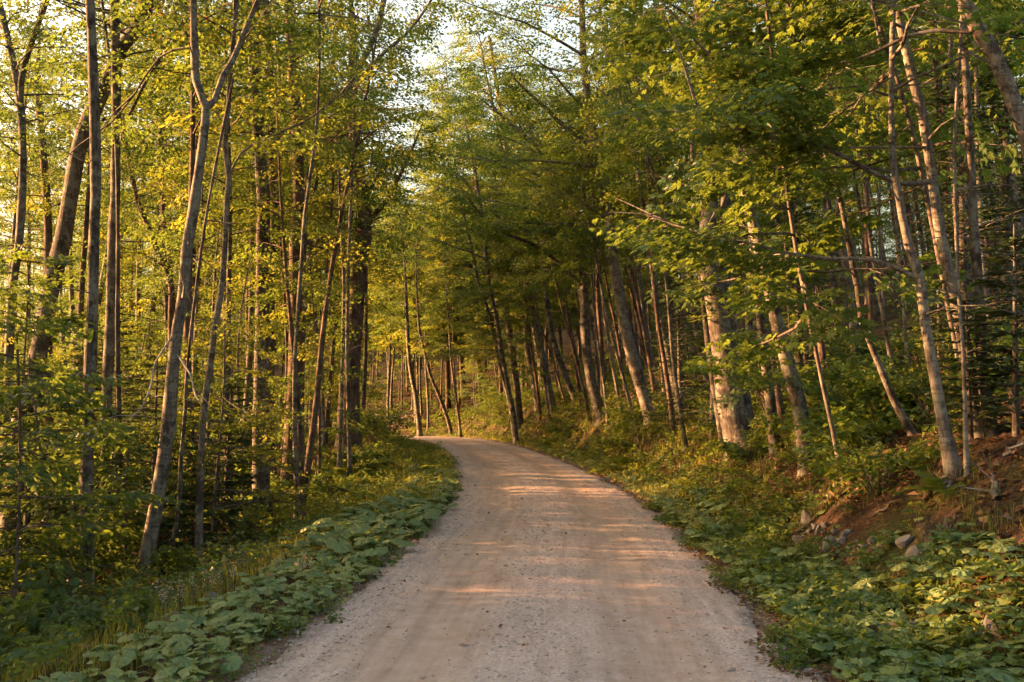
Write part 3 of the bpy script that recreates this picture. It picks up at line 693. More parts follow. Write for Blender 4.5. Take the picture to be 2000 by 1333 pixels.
# ------------------------------------------------------------------ kinds that repeat: built once each, then copied
def straight_axis(rng, H, lean=.03):
    a, b, c, e = rng.normal(0, lean), rng.normal(0, lean), rng.uniform(0, 6), rng.uniform(.04, .12) * (2.2 if H < 9 else 1)
    return lambda z: [a * z + e * math.sin(z * .6 + c) * min(1, z * .3), b * z + e * math.cos(z * .5 + c) * min(1, z * .3), z]
def proto_tree(seed, H, r0, hb, rad, nb, bark, mats=LEAFMATS, leaf=.108, dens=2.2, yellow=.3, orange=0.0, up=(5, 45), kind='kite', small=False, prof='tree', bias=(0, 0), twigs=False, thin=1.0, spr=(.75, 1.25), wr=.013):
    rng = np.random.default_rng(seed); ax = straight_axis(rng, H)
    wood, fol = Acc(), Acc()
    zz = np.concatenate([[-.4], np.arange(0, H, max(.3, H / 30))])
    tube(wood, [ax(z) for z in zz], np.interp(zz, [-.4, 0, .5, H], [r0 * 1.6, r0 * 1.35, r0, .015]), 8, jit=.03, rng=rng)
    grow_crown(rng, ax, hb, H, rad, nb, wood, fol, leaf=leaf, dens=dens, yellow=yellow, orange=orange, up=up, kind=kind, small=small, prof=prof, bias=bias, twigs=twigs, thin=thin, spr=spr, wr=wr, ns=3)
    return wood.mesh('trunk', [bark], True), fol.mesh('crown', mats)
def place(name, pro, x, y, rz, sc, label, cat, group, parts=('trunk', 'crown'), tilt=(0, 0), z=None, sz=1.0):
    e = link(name, None, loc=(x, y, (hgt(x, y) if z is None else z)), rot=(tilt[0], tilt[1], rz), scale=(sc, sc, sc * sz))
    e.empty_display_size = .2; e.rotation_mode = 'ZYX'
    tag(e, label, cat, group)
    for pn, me in zip(parts, pro): link(pn, me, e)
    return e

TALL = [proto_tree(10 + k, 18 + k % 3, .13 + .02 * (k % 3), 4.2 + .6 * (k % 3), 2.8, 78, [B_GREY, B_BROWN, B_PALE, B_DARK][k % 4], yellow=.12 + .07 * (k % 4)) for k in range(6)]
HIGH = [proto_tree(30 + k, 19, .13 + .02 * k, 9.0, 2.6, 36, [B_GREY, B_BROWN, B_PALE][k], yellow=.3) for k in range(3)]
POLE = [proto_tree(40 + k, 14 + k % 2, .075 + .015 * (k % 3), 4.8 + .3 * k, 2.0, 50, [B_BROWN, B_PALE, B_GREY, B_BROWN][k], leaf=.14, dens=2.0, yellow=.4) for k in range(4)]
SLIM = [proto_tree(45 + k, 10 + k % 3, .06 + .015 * (k % 3), 5.0 + .4 * k, 1.5, 22, [B_GREY, B_BROWN, B_DARK, B_PALE, B_BROWN][k], leaf=.10, dens=2.0, yellow=.4) for k in range(5)]
SAPL = [proto_tree(50 + k, 4.5 + .8 * k, .03 + .006 * k, .9 + .25 * k, 1.5, 26, [B_TWIG, B_GREY, B_PALE][k % 3], leaf=.086, dens=2.8, up=(-5, 30), prof='layer', yellow=.25, twigs=True, spr=(.6, 1.0)) for k in range(5)]
SAPD = [proto_tree(60 + k, 4.2 + .9 * k, 0.016 + .004 * k, .8 + .5 * k, 1.6, 24, B_TWIG, mats=LEAFMATS_D, leaf=.115, kind='maple', dens=1.9, up=(-5, 28), prof='layer', yellow=.4, thin=.7, bias=(-.35, -.1), twigs=True, spr=(.6, 1.0)) for k in range(4)]
AUTUMN = [proto_tree(58, 4.6, .026, 1.2, 1.6, 24, B_TWIG, leaf=.085, dens=2.6, up=(-5, 20), prof='layer', yellow=.8, twigs=True, spr=(.6, 1.0))]
BEECH = [proto_tree(70 + k, 2.6 + .6 * k, .022, .5, 1.5, 18, B_TWIG, mats=LEAFMATS_D, leaf=.12, kind='ovate', dens=2.6, up=(-4, 18), prof='layer', yellow=.15, twigs=True, spr=(.6, 1.0)) for k in range(3)]

def proto_spruce(seed, H, dead=.25):
    rng = np.random.default_rng(seed); wood, fol = Acc(), Acc()
    zz = np.linspace(-.2, H, 14); tube(wood, np.stack([zz * .01, zz * 0, zz], -1), np.interp(zz, [0, H], [.018 * H, .008]), 7)
    P, D, Nn, S = [], [], [], []
    z = .25
    while z < H - .15:
        t = z / H; L0 = (1 - t) ** .8 * H * .26 + .12
        for k in range(rng.integers(5, 8)):
            a = rng.uniform(0, 6.28); L = L0 * rng.uniform(.7, 1.1); u = np.array([math.cos(a), math.sin(a), 0]); v = np.array([-u[1], u[0], 0])
            dr = rng.uniform(-.05, .15) + .25 * t
            e = u * L + [0, 0, dr * L - .12 * L]
            tube(wood, [[0, 0, z], u * L * .5 + [0, 0, z + dr * L * .5], [e[0], e[1], z + e[2]]], [.010, .006, .003], 3)
            if t < dead and rng.random() < .6: continue
            m = int(L * 26) + 3
            f = rng.uniform(.15, 1, m); sg = rng.choice([-1, 1], m); w = rng.uniform(.0, .30, m) * L * (1.1 - f * .8)
            p = u * (f * L)[:, None] + v * (sg * w)[:, None]; p[:, 2] += z + dr * L * f - .12 * L * f ** 2 - .1 * w
            P.append(p); D.append(u * .7 + v * sg[:, None] * .7 + rng.normal(0, .15, (m, 3))); Nn.append(np.array([0, 0, 1.]) + rng.normal(0, .35, (m, 3))); S.append(rng.uniform(.09, .17, m))
        z += rng.uniform(.10, .17) * (1 + .3 * H / 6)
    P, D, Nn, S = np.concatenate(P), np.concatenate(D), np.concatenate(Nn), np.concatenate(S)
    T = LEAF['kite'][0].copy(); T[:, 1] *= .5; LEAF['needle'] = (T, LEAF['kite'][1])
    leaves(fol, P, D, Nn, S, 'needle')
    return wood.mesh('trunk', [B_DARK], True), fol.mesh('crown', [M_NEEDLE])
SPRUCE = [proto_spruce(80, 2.4, .05), proto_spruce(81, 4.2, .2), proto_spruce(82, 6.5, .3)]

def proto_shrub(seed, H, rad, n, mats, kind, leaf):
    rng = np.random.default_rng(seed); wood, fol = Acc(), Acc()
    O, ya = [], []
    for k in range(n):
        a = rng.uniform(0, 6.28); L = rng.uniform(.35, 1) * rad; z = rng.uniform(.3, 1) * H
        p = np.array([math.cos(a) * L, math.sin(a) * L, z])
        tube(wood, [[0, 0, -.1], p * [.4, .4, .55], p], [.009, .007, .003], 3)
        for q in range(3): O.append(lerp(p * [.4, .4, .55], p, (q + 1) / 3)); ya.append(a + rng.normal(0, .8))
    m = len(O)
    put_sprays(fol, rng, np.array(O), np.array(ya), rng.normal(.1, .25, m), rng.normal(0, .3, m), rng.uniform(.28, .5, m), leaf, kind, (rng.random(m) < .25).astype(int), True)
    return wood.mesh('stem', [B_TWIG], True), fol.mesh('foliage', mats)
SHRUB = [proto_shrub(90, .7, .6, 11, LEAFMATS, 'kite', .085), proto_shrub(91, 1.0, .7, 13, LEAFMATS_D, 'ovate', .10), proto_shrub(92, .55, .7, 12, LEAFMATS_D, 'maple', .11), proto_shrub(93, 1.3, .6, 14, LEAFMATS, 'kite', .08)]

hero_px = []
for h_, (x_, y_) in zip(HEROES, hero_xy):
    sh = h_['label'].split(' with ')[0].split(',')[0]
    for w_ in (' at the far left', ' crossing', ' standing', ' rising', ' leaning', ' glowing', ' half', ' close', ' between', ' bending', ' just', ' in front', ' behind', ' lit', ' seen', ' beside', ' hugging', ' glimpsed', ' forking', ' slanting', ' sweeping', ' bowed', ' low', ' in the', ' near', ' right', ' deep', ' over', ' among'):
        if len(sh.split(w_)[0].split()) >= 3: sh = sh.split(w_)[0]
    sw = sh.split()[:6]
    while sw[-1] in ('the', 'to', 'out', 'beside', 'gap', 'in', 'left') and len(sw) > 2 and sw[-2:] != ['leaning', 'left'] and sw[-2:] != ['slanting', 'left'] and sw[-2:] != ['bending', 'left']: sw.pop()
    hero_px.append((pxof(x_, y_), ' '.join(sw)))
used_labels = set()
def beside(px, kind):
    for hp, sh in sorted(hero_px, key=lambda t: abs(t[0] - px)):
        for rank in ('close', 'second', 'third'):
            lb = kind + (' standing close to the ' if rank == 'close' else ' standing a little way ') + ('' if rank == 'close' else ('left' if px < hp else 'right') + ' of the ') + sh
            if lb not in used_labels:
                used_labels.add(lb); return lb
rngp = np.random.default_rng(77)
taken = list(hero_xy)
def spread(n, xr, yr, gap, ok, rng=rngp, tries=60):
    out = []
    for _ in range(n * tries):
        if len(out) >= n: break
        x, y = rng.uniform(*xr), rng.uniform(*yr)
        if not ok(x, y): continue
        if any((x - a) ** 2 + (y - b) ** 2 < gap * gap for a, b in taken): continue
        taken.append((x, y)); out.append((x, y))
    return out
def inframe(x, y, m=60): return y > 1 and -m < pxof(x, y) < 2000 + m
def skygap(x, y): return 735 < pxof(x, y) < 900
# left wood, behind the front trunks
for q, (x, y) in enumerate(spread(42, (-28, -5), (28, 67), 2.6, lambda x, y: inframe(x, y) and lateral(x, y) < -6.5 and not skygap(x, y) and pxof(x, y) < 760)):
    k = rngp.integers(0, len(TALL)); s_ = rngp.uniform(.8, 1.08)
    far = y > 48
    pro = HIGH[rngp.integers(0, 3)] if rngp.random() < (.25 if x > -14 else .8) else TALL[k]
    place('forest_tree', pro, x, y, rngp.uniform(0, 6.28), s_, 'slim tree far back in the left wood, seen between the front trunks' if far else 'tree in the middle of the left wood behind the front row of trunks', 'tree',
          'trees far back in the left wood' if far else 'trees in the middle of the left wood', tilt=(rngp.normal(0, .03), rngp.normal(0, .04)))
# left of the frame: unseen trees and saplings added to shade road and slope
for q, (x, y) in enumerate(spread(8, (-26, -8), (4, 30), 4.0, lambda x, y: pxof(x, y) < -60)):
    place('forest_tree', HIGH[q % 3], x, y, rngp.uniform(0, 6.28), rngp.uniform(.85, 1.05), 'tall unseen tree with a high crown, added left of the frame for shade', 'tree', 'high crowned shade trees added left of the frame')
for q, (x, y) in enumerate(spread(7, (-15, -5.5), (2, 17), 2.4, lambda x, y: pxof(x, y) < -60)):  # low-crowned trees added out of view to block sun and skylight
    place('forest_tree', TALL[q % 6], x, y, rngp.uniform(0, 6.28), rngp.uniform(.75, .9), 'unseen leafy tree added outside the left margin for shade', 'tree', 'leafy shade trees added outside the left margin')
for q, (x, y) in enumerate(spread(16, (-14, -5), (6, 24), 1.3, lambda x, y: -1200 < pxof(x, y) < -40)):  # saplings added out of view to stop low sun under the crowns
    place('sapling', SAPL[1 + q % 3], x, y, rngp.uniform(0, 6.28), rngp.uniform(.8, 1.0), 'unseen bushy sapling added outside the left margin for shade', 'sapling', 'saplings added outside the left margin for shade', ('stem', 'crown'))
# right hillside
for q, (x, y) in enumerate(spread(26, (-4, 9), (17, 56), 1.2, lambda x, y: inframe(x, y) and 3.6 < lateral(x, y) < 5.6)):
    place('young_tree', SLIM[rngp.integers(0, 5)], x, y, rngp.uniform(0, 6.28), rngp.uniform(.8, 1.15), beside(pxof(x, y), 'slender left leaning stem'), 'tree', 'slender trees on the crest of the right bank', tilt=(rngp.normal(0, .04), rngp.normal(-.15, .05)))
for q, (x, y) in enumerate(spread(16, (-12, -4), (15, 40), 1.3, lambda x, y: inframe(x, y) and -8.5 < lateral(x, y) < -4.6)):
    place('young_tree', SLIM[rngp.integers(0, 5)], x, y, rngp.uniform(0, 6.28), rngp.uniform(.8, 1.15), beside(pxof(x, y), 'slender upright stem'), 'tree', 'slender trees of the left front', tilt=(rngp.normal(0, .04), rngp.normal(.02, .05)))
for q, (x, y) in enumerate(spread(54, (4, 22), (15, 50), 1.35, lambda x, y: inframe(x, y) and lateral(x, y) > 5.0 and pxof(x, y) > 1060)):
    place('young_tree', SLIM[rngp.integers(0, 5)], x, y, rngp.uniform(0, 6.28), rngp.uniform(.75, 1.15), 'slender trunk in the crowd of thin trees close behind the right bank', 'tree', 'slender trees behind the right bank', tilt=(rngp.normal(0, .04), rngp.normal(-.13, .06)))
for q, (x, y) in enumerate(spread(50, (5, 44), (20, 84), 2.3, lambda x, y: inframe(x, y) and lateral(x, y) > 6.0 and pxof(x, y) > 1010)):
    far = y > 46
    pro = HIGH[rngp.integers(0, 3)] if rngp.random() < .45 else (POLE[rngp.integers(0, 4)] if rngp.random() < .5 else TALL[rngp.integers(0, 6)])
    place('forest_tree', pro, x, y, rngp.uniform(0, 6.28), rngp.uniform(.75, 1.0), 'slim tree high on the right hillside, far behind the bank trunks' if far else 'tall tree on the right hillside behind the crowd of slender trunks', 'tree',
          'trees high on the right hillside' if far else 'trees on the right hillside', tilt=(rngp.normal(0, .03), rngp.normal(-.09, .05)))
for q, (x, y) in enumerate(spread(13, (-3, 14), (50, 92), 2.4, lambda x, y: 915 < pxof(x, y) < 1260 and lateral(x, y) > 4.4)):
    place('forest_tree', TALL[rngp.integers(0, 6)], x, y, rngp.uniform(0, 6.28), rngp.uniform(.8, 1.05), 'leafy tree rising behind the leaning trunks at the outside of the bend', 'tree', 'trees outside the bend', tilt=(rngp.normal(0, .03), rngp.normal(-.06, .04)))
for q, (x, y, tl) in enumerate([(2.1, 51, -.19)]):
    taken.append((x, y))
    place('forest_tree', TALL[(q + 2) % 6], x, y, q * 1.9, 1.08, 'tall leafy tree leaning far out over the road from the right bank', 'tree', None, tilt=(0, tl))
for q, (px, y) in enumerate([(765, 80), (876, 75), (905, 80), (940, 74), (720, 84)]):
    x = (px - 1000) * y / FPX; taken.append((x, y))
    place('forest_tree', TALL[q % 6], x, y, q * 1.3, (1.02 if px < 850 else 1.3) + .06 * (q % 3), 'tall pale green tree closing the view above the road bend', 'tree', 'tall trees closing the view', tilt=(0, rngp.normal(0, .03)))
# pole stand beyond the bend
for q, (x, y) in enumerate(spread(58, (-30, 9), (70, 92), 1.25, lambda x, y: 660 < pxof(x, y) < 1080 and lateral(x, y) > 2.4)):
    place('young_tree', POLE[rngp.integers(0, 4)], x, y, rngp.uniform(0, 6.28), rngp.uniform(.72, .98) * (1.2 if skygap(x, y) else 1.05), 'thin straight pole tree in the dense stand beyond the road bend', 'tree', 'pole trees beyond the bend', tilt=(rngp.normal(0, .02), rngp.normal(-.02, .03)))

# ------------------------------------------------------------------ saplings, spruces and shrubs
def sapl(px, py, d, k, sc, label, pool=None, rz=0.0, group=None, cat='sapling', name='sapling'):
    x, y = at(px, py, d)[:2]
    taken.append((x, y))
    place(name, (pool or SAPL)[k], x, y, rz, sc, label, cat, group, ('stem', 'crown') if name == 'sapling' else ('trunk', 'crown'), tilt=(.05 * math.sin(px), -.16 if pool is SAPD and px > 1000 else .04 * math.cos(px)))
sapl(30, 1000, 10.5, 2, .9, 'broad leaved sapling with layered sprays at the lower left edge', BEECH, .6)
sapl(110, 1100, 13.0, 1, 1.0, 'layered sapling between the leaning furrowed trunk and the slender front trunk', BEECH, 2.0)
sapl(250, 1100, 15.5, 0, 1.0, 'low sapling left of the foot of the pale forked tree', BEECH, 4.0)
sapl(60, 700, 17.0, 2, .95, 'blue green sapling crown spreading across the leaning furrowed trunk', SAPD, 1.0)
sapl(415, 750, 16.0, 0, .9, 'sapling with orange tinged leaves behind the pale forked tree', AUTUMN, 1.6)
sapl(470, 820, 19.0, 3, .8, 'sapling just left of the dark lichened trunk', SAPL, .4)
sapl(625, 820, 24.0, 2, .9, 'sapling filling the gap left of the thick verge trunk', SAPL, 2.2)
sapl(1640, 600, 12.5, 2, 1.2, 'maple leaved sapling arching over the bent young stem', SAPD, .5)
sapl(1890, 560, 12.0, 3, 1.25, 'tall dark sapling in front of the mottled leaning trunk', SAPD, .4)
sapl(1580, 800, 15.5, 0, .8, 'small leafy sapling just behind the dark ditch edge trunk', SAPD, 1.2)
for q, (x, y) in enumerate(spread(62, (-30, -4), (23, 60), 1.5, lambda x, y: inframe(x, y) and lateral(x, y) < -5.5)):
    place('sapling', SAPL[rngp.integers(0, 5)], x, y, rngp.uniform(0, 6.28), rngp.uniform(.6, 1.05), 'thin leafy sapling in the understory of the left wood', 'sapling', 'saplings of the left understory', ('stem', 'crown'))
for q, (x, y) in enumerate(spread(14, (4, 34), (20, 66), 1.8, lambda x, y: inframe(x, y) and lateral(x, y) > 4.6)):
    place('sapling', SAPL[rngp.integers(0, 5)], x, y, rngp.uniform(0, 6.28), rngp.uniform(.55, .95), 'thin leafy sapling in the understory of the right hillside', 'sapling', 'saplings of the right understory', ('stem', 'crown'))
for q, (x, y) in enumerate(spread(44, (8, 40), (30, 80), 1.9, lambda x, y: inframe(x, y) and lateral(x, y) > 8.5)):
    place('sapling', SAPL[rngp.integers(1, 5)], x, y, rngp.uniform(0, 6.28), rngp.uniform(.9, 1.3), 'bushy sapling up the right hillside between the far trunks', 'sapling', 'saplings up the right hillside', ('stem', 'crown'))
for q, (x, y) in enumerate(spread(20, (-24, 8), (60, 84), 1.8, lambda x, y: 690 < pxof(x, y) < 1060 and lateral(x, y) > 3.0)):
    place('sapling', SAPL[rngp.integers(0, 5)], x, y, rngp.uniform(0, 6.28), rngp.uniform(.6, .95), 'leafy sapling at the edge of the stand beyond the bend', 'sapling', 'saplings beyond the bend', ('stem', 'crown'))
for (px, py, d, k, sc, lb) in [(236, 800, 21, 2, .75, 'dark spruce with bare lower twigs behind the slender left trunks'), (150, 760, 20, 1, 1.0, 'dark young spruce behind the leaning furrowed trunk'),
                              (440, 840, 18, 1, .8, 'small dark spruce between the wavy stem and the dark lichened trunk'), (345, 960, 15.5, 0, 1.0, 'little spruce beside the pale forked tree'),
                              (60, 900, 15.5, 1, .9, 'dark young spruce low at the left edge'), (300, 900, 19, 1, .95, 'dark spruce in the shade behind the foot of the forked tree'), (420, 930, 17, 0, 1.2, 'low dark spruce right of the forked tree foot'), (195, 900, 17.5, 0, 1.3, 'low dark spruce between the two slender left trunks'),
                              (1390, 720, 23, 1, 1.0, 'yellowish spruce glowing behind the slim dark stem'), (1330, 730, 27, 2, .8, 'spruce behind the slender slanting trunk on the right bank'),
                              (1890, 760, 15, 2, .8, 'tall dark spruce in the shadow at the right'), (1985, 860, 10.0, 0, .9, 'little spruce at the right edge of the bank'),
                              (1900, 960, 10.5, 0, .7, 'small spruce at the foot of the smooth slim trunk'), (1560, 640, 24, 2, .9, 'spruce with sunlit side behind the dead fir stem'), (1960, 500, 19, 2, 1.1, 'large dark spruce at the right edge behind the trunks')]:
    sapl(px, py, d, k, sc, lb, SPRUCE, px * .01, cat='spruce', name='spruce_tree')
def shrubs(n, xr, yr, gap, ok, label, group, ks, sc=(.6, 1.2)):
    t0 = len(taken)
    for x, y in spread(n, xr, yr, gap, ok):
        place('shrub', SHRUB[ks[rngp.integers(0, len(ks))]], x, y, rngp.uniform(0, 6.28), rngp.uniform(*sc), label, 'shrub', group, ('stem', 'foliage'))
    del taken[t0:]
shrubs(46, (-14, -2.5), (8, 26), .75, lambda x, y: inframe(x, y, 20) and lateral(x, y) < -4.3, 'leafy shrub on the shaded slope under the left trunks', 'shrubs of the left slope', [0, 1, 2])
shrubs(34, (-22, -5), (24, 50), 1.1, lambda x, y: inframe(x, y, 20) and lateral(x, y) < -4.6, 'shrub on the floor of the left wood further back', 'shrubs further back in the left wood', [0, 1, 3], (.8, 1.5))
shrubs(30, (2.5, 9), (9.5, 24), .8, lambda x, y: inframe(x, y, 20) and 3.6 < lateral(x, y), 'leafy shrub on the right bank among the near trunks', 'shrubs of the near right bank', [0, 1, 2, 3])
shrubs(44, (-12, 8), (24, 72), 1.0, lambda x, y: inframe(x, y, 20) and 3.0 < lateral(x, y) < 7, 'bushy green shrub on the bank along the far right side of the road', 'shrubs of the far right bank', [0, 3, 0], (.7, 1.3))

# the wood goes on out of sight: one mass
rngf = np.random.default_rng(9)
fw, ff = Acc(), Acc()
for q in range(120):
    if q < 60:
        y = rngf.uniform(99, 130); x = y * (rngf.uniform(-80, 740) - 1000) / FPX; H = rngf.uniform(15, 19)
    else:
        y = rngf.uniform(90, 125); x = y * (rngf.uniform(700, 2080) - 1000) / FPX; H = rngf.uniform(14, 18) if pxof(x, y) < 890 else rngf.uniform(19, 26)
    if skygap(x, y): H *= 1.15
    z = float(hgt(x, y)); ln = rngf.normal(0, .4, 2)
    tube(fw, [[x, y, z - .3], [x + ln[0] * .5, y, z + H * .5], [x + ln[0], y + ln[1], z + H]], [.16, .1, .03], 5)
    n = 600; t = rngf.uniform(.05, 1, n); a = rngf.uniform(0, 6.28, n); r = np.sqrt(rngf.uniform(0, 1, n)) * (1.2 + 2.4 * np.sin(np.pi * np.clip(t * .8 + .15, 0, 1)))
    O = np.stack([x + r * np.cos(a), y + r * np.sin(a), z + 2.0 + (H - 1.6) * t], -1)
    leaves(ff, O, np.stack([np.cos(a), np.sin(a), rngf.normal(-.2, .3, n)], -1), np.stack([rngf.normal(0, .4, n), rngf.normal(0, .4, n), np.ones(n)], -1), rngf.uniform(.25, .5, n), 'kite', (rngf.random(n) < .4).astype(int))
e = tag(link('distant_woods', None), 'far mass of green wood closing the view behind the trees', 'wood', kind='stuff')
link('trunk', fw.mesh('trunk', [B_BROWN], True), e)['kind'] = 'stuff'
link('foliage', ff.mesh('foliage', LEAFMATS), e)['kind'] = 'stuff'

# ------------------------------------------------------------------ ground cover, stones and small plants
def xy_of(s, Y):
    """point s metres to the side of the road centre, measured at road station Y"""
    sl = np.interp(Y, _yy, _cs); n = np.sqrt(1 + sl ** 2)
    return cen(Y) + s / n, Y - s * sl / n

_hp = [at(px, py, ground_hit(px, py) or 10)[:2] for px, py in ((1590, 1045), (1640, 1062), (1690, 1075), (1780, 1080))]
def off_heap(x, y, s=None, r=.42):
    return np.all([(x - a) ** 2 + (y - b) ** 2 > r * r for a, b in _hp], axis=0)
# coltsfoot: round lobed leaves on stalks
def colt_leaf(seed):
    rng = np.random.default_rng(seed); a = Acc(); n = 15
    ang = np.linspace(.22, 2 * math.pi - .22, n)
    r = 1 + .10 * np.where(np.arange(n) % 2 == 0, 1, -.6) + rng.normal(0, .03, n)
    r *= 1 - .12 * np.cos(ang) * -1
    rim = np.stack([-r * np.cos(ang), r * np.sin(ang), -.16 * r ** 2 + rng.normal(0, .05, n) + .06 * np.sin(3 * ang + seed)], -1)
    mid = np.stack([-.5 * r * np.cos(ang), .5 * r * np.sin(ang), .05 + rng.normal(0, .02, n)], -1)
    V = np.vstack([[[-.02, 0, -.05]], mid, rim])
    F3 = [[0, 1 + k + 1, 1 + k] for k in range(n - 1)]
    F4 = [[1 + k, 2 + k, n + 2 + k, n + 1 + k] for k in range(n - 1)]
    a.add(V, F3); a.n -= len(V); a.v.pop(); a.add(V, F4)
    tube(a, [[0, 0, -.05], [-.10, .02, -.7], [-.35, .05, -1.5]], [.035, .045, .05], 3)
    return a.mesh('leaf', [M_COLT], True)
COLT = [colt_leaf(k) for k in range(5)]
rngc = np.random.default_rng(21)
colt = []
def colt_zone(n, s0, s1, y0, y1, size, label, group, gap, px_ok=None):
    k = 0; pts = []
    for _ in range(n * 40):
        if k >= n: break
        Y = rngc.uniform(y0, y1); sv0 = rngc.uniform(s0, s1)
        x, y = map(float, xy_of(sv0, Y))
        if not inframe(x, y, 30) or not off_heap(x, y): continue
        if px_ok is not None and not px_ok(x, y, sv0): continue
        if any((x - a) ** 2 + (y - b) ** 2 < gap * gap for a, b in pts): continue
        pts.append((x, y)); k += 1
        e = link('coltsfoot_plant', None, loc=(x, y, float(hgt(x, y)) - .02), rot=(0, 0, rngc.uniform(0, 6.28))); e.empty_display_size = .1
        tag(e, label, 'plant', group)
        m = rngc.integers(4, 8)
        for q in range(m):
            rr = size * rngc.uniform(.4, 1.3) / 2; a = q / m * 6.28 + rngc.normal(0, .4); l = rngc.uniform(.3, 1.15) * size
            link('leaf', COLT[rngc.integers(0, 5)], e, (math.cos(a) * l, math.sin(a) * l, size * rngc.uniform(.35, .95) + .04), (rngc.normal(.05, .22), rngc.normal(.12, .22), a), rr)
edgeL = lambda x, y, s: s < -1.86 - .14 * (y < 9.5) - .12 * wob(x, y * 1.0, .8)
colt_zone(66, -2.85, -1.80, 5.2, 11.5, .14, 'low round leaved coltsfoot plant on the near left verge', 'coltsfoot of the near left verge', .24, edgeL)
colt_zone(42, -3.0, -1.85, 11.5, 17.5, .26, 'tall clump of big umbrella leaves on the left verge where the road narrows', 'big leaved coltsfoot of the left verge', .30, edgeL)
colt_zone(26, -2.7, -1.85, 17.5, 27, .2, 'round leaved coltsfoot plant on the left verge toward the bend', 'coltsfoot of the far left verge', .3, edgeL)
colt_zone(116, 2.02, 3.45, 5.2, 10.5, .135, 'round leaved coltsfoot plant in the ditch at the lower right', 'coltsfoot of the near right ditch', .18)
colt_zone(40, 1.95, 3.1, 10.5, 19, .17, 'round leaved coltsfoot plant along the right road edge further on', 'coltsfoot of the far right edge', .26)

# the same ground plants past counting: small leaves and grasses
rngg = np.random.default_rng(33)
def scatter(n, s0, s1, y0, y1, pw=1.0, cond=None, heap=True):
    Y = y0 + (y1 - y0) * rngg.random(n) ** pw; S = rngg.uniform(s0, s1, n)
    x, y = xy_of(S, Y)
    ok = (pxof(x, y) > -80) & (pxof(x, y) < 2080) & (y > 3)
    if cond is not None: ok &= cond(x, y, S)
    if heap: ok &= off_heap(x, y)
    return x[ok], y[ok], S[ok]
def patchy(f, lim): return lambda x, y, s: wob(x, y, f) > lim
def cover(name, label, zones):
    a = Acc()
    for n, s0, s1, y0, y1, pw, scl, leaf, kind, h, mt, cond in zones:
        x, y, s = scatter(n, s0, s1, y0, y1, pw, cond); m = len(x)
        O = np.stack([x, y, hgt(x, y) + rngg.uniform(.02, 1, m) * h], -1)
        put_sprays(a, rngg, O, rngg.uniform(0, 6.28, m), rngg.normal(.15, .3, m), rngg.normal(0, .3, m), rngg.uniform(.6, 1.3, m) * scl, leaf, kind, np.where(rngg.random(m) < .3, 1, 0) + mt, True)
    return tag(link(name, a.mesh(name, [M_LEAFD, M_LEAF, M_LEAFY, M_ORANGE])), label, 'undergrowth', kind='stuff')
cover('undergrowth', 'low leafy plants covering both banks under the trees', [
    (900, -9, -3.2, 6, 24, 1.0, .32, .075, 'kite', .3, 0, patchy(.7, -.45)),
    (600, -16, -4, 20, 48, 1.0, .4, .09, 'kite', .4, 1, patchy(.5, -.3)),
    (500, -4.6, -2.0, 15, 45, 1.0, .3, .07, 'kite', .22, 1, None),
    (600, 1.75, 2.3, 5, 18, 1.0, .14, .05, 'kite', .05, 0, patchy(1.5, .1)),
    (600, -2.3, -1.75, 5, 22, 1.0, .14, .05, 'kite', .05, 0, patchy(1.5, .1)),
    (420, 2.15, 3.4, 6, 14, 1.0, .25, .065, 'kite', .12, 0, None),
    (900, 2.6, 5.2, 13, 34, 1.0, .3, .075, 'kite', .28, 1, patchy(.8, -.35)),
    (800, 2.2, 6.5, 30, 70, .8, .45, .10, 'kite', .4, 1, None),
    (560, 3.6, 10, 8, 24, 1.0, .3, .08, 'ovate', .2, 0, patchy(.7, .05)),
    (520, 2.8, 13, 64, 84, 1.0, .5, .12, 'kite', .5, 0, None),
    (500, -20, -3.0, 44, 64, 1.0, .5, .12, 'kite', .3, 1, None)])
_an = np.linspace(.25, 2 * math.pi - .25, 8)
LEAF['round'] = (np.vstack([[[.42, 0, .0]], np.stack([.42 - .5 * np.cos(_an), .5 * np.sin(_an), -.07 + .06 * np.cos(3 * _an)], -1)]), np.array([[0, k + 2, k + 1] for k in range(7)]))
ca = Acc()
for n, s0, s1, y0, y1, sz, h in [(1400, 2.0, 3.5, 5, 11, .115, .13), (1000, 1.95, 3.3, 11, 22, .13, .14), (800, -2.85, -1.8, 5, 12, .12, .12), (800, -3.2, -1.84, 12, 28, .15, .16), (700, 2.0, 3.2, 22, 46, .2, .2)]:
    x, y, s_ = scatter(n, s0, s1, y0, y1, 1.0, lambda x, y, s: np.abs(s) > 1.9 + .12 * wob(x, y, .8)); m = len(x); an = rngg.uniform(0, 6.28, m)
    leaves(ca, np.stack([x, y, hgt(x, y) + rngg.uniform(.1, 1, m) * h], -1), np.stack([np.cos(an), np.sin(an), rngg.normal(-.05, .2, m)], -1), np.stack([rngg.normal(0, .25, m), rngg.normal(-.1, .25, m), np.ones(m)], -1), sz * rngg.uniform(.5, 1.25, m), 'round')
tag(link('coltsfoot_leaves', ca.mesh('coltsfoot_leaves', [M_COLT], True)), 'small round leaves filling the gaps between the coltsfoot plants', 'undergrowth', kind='stuff')
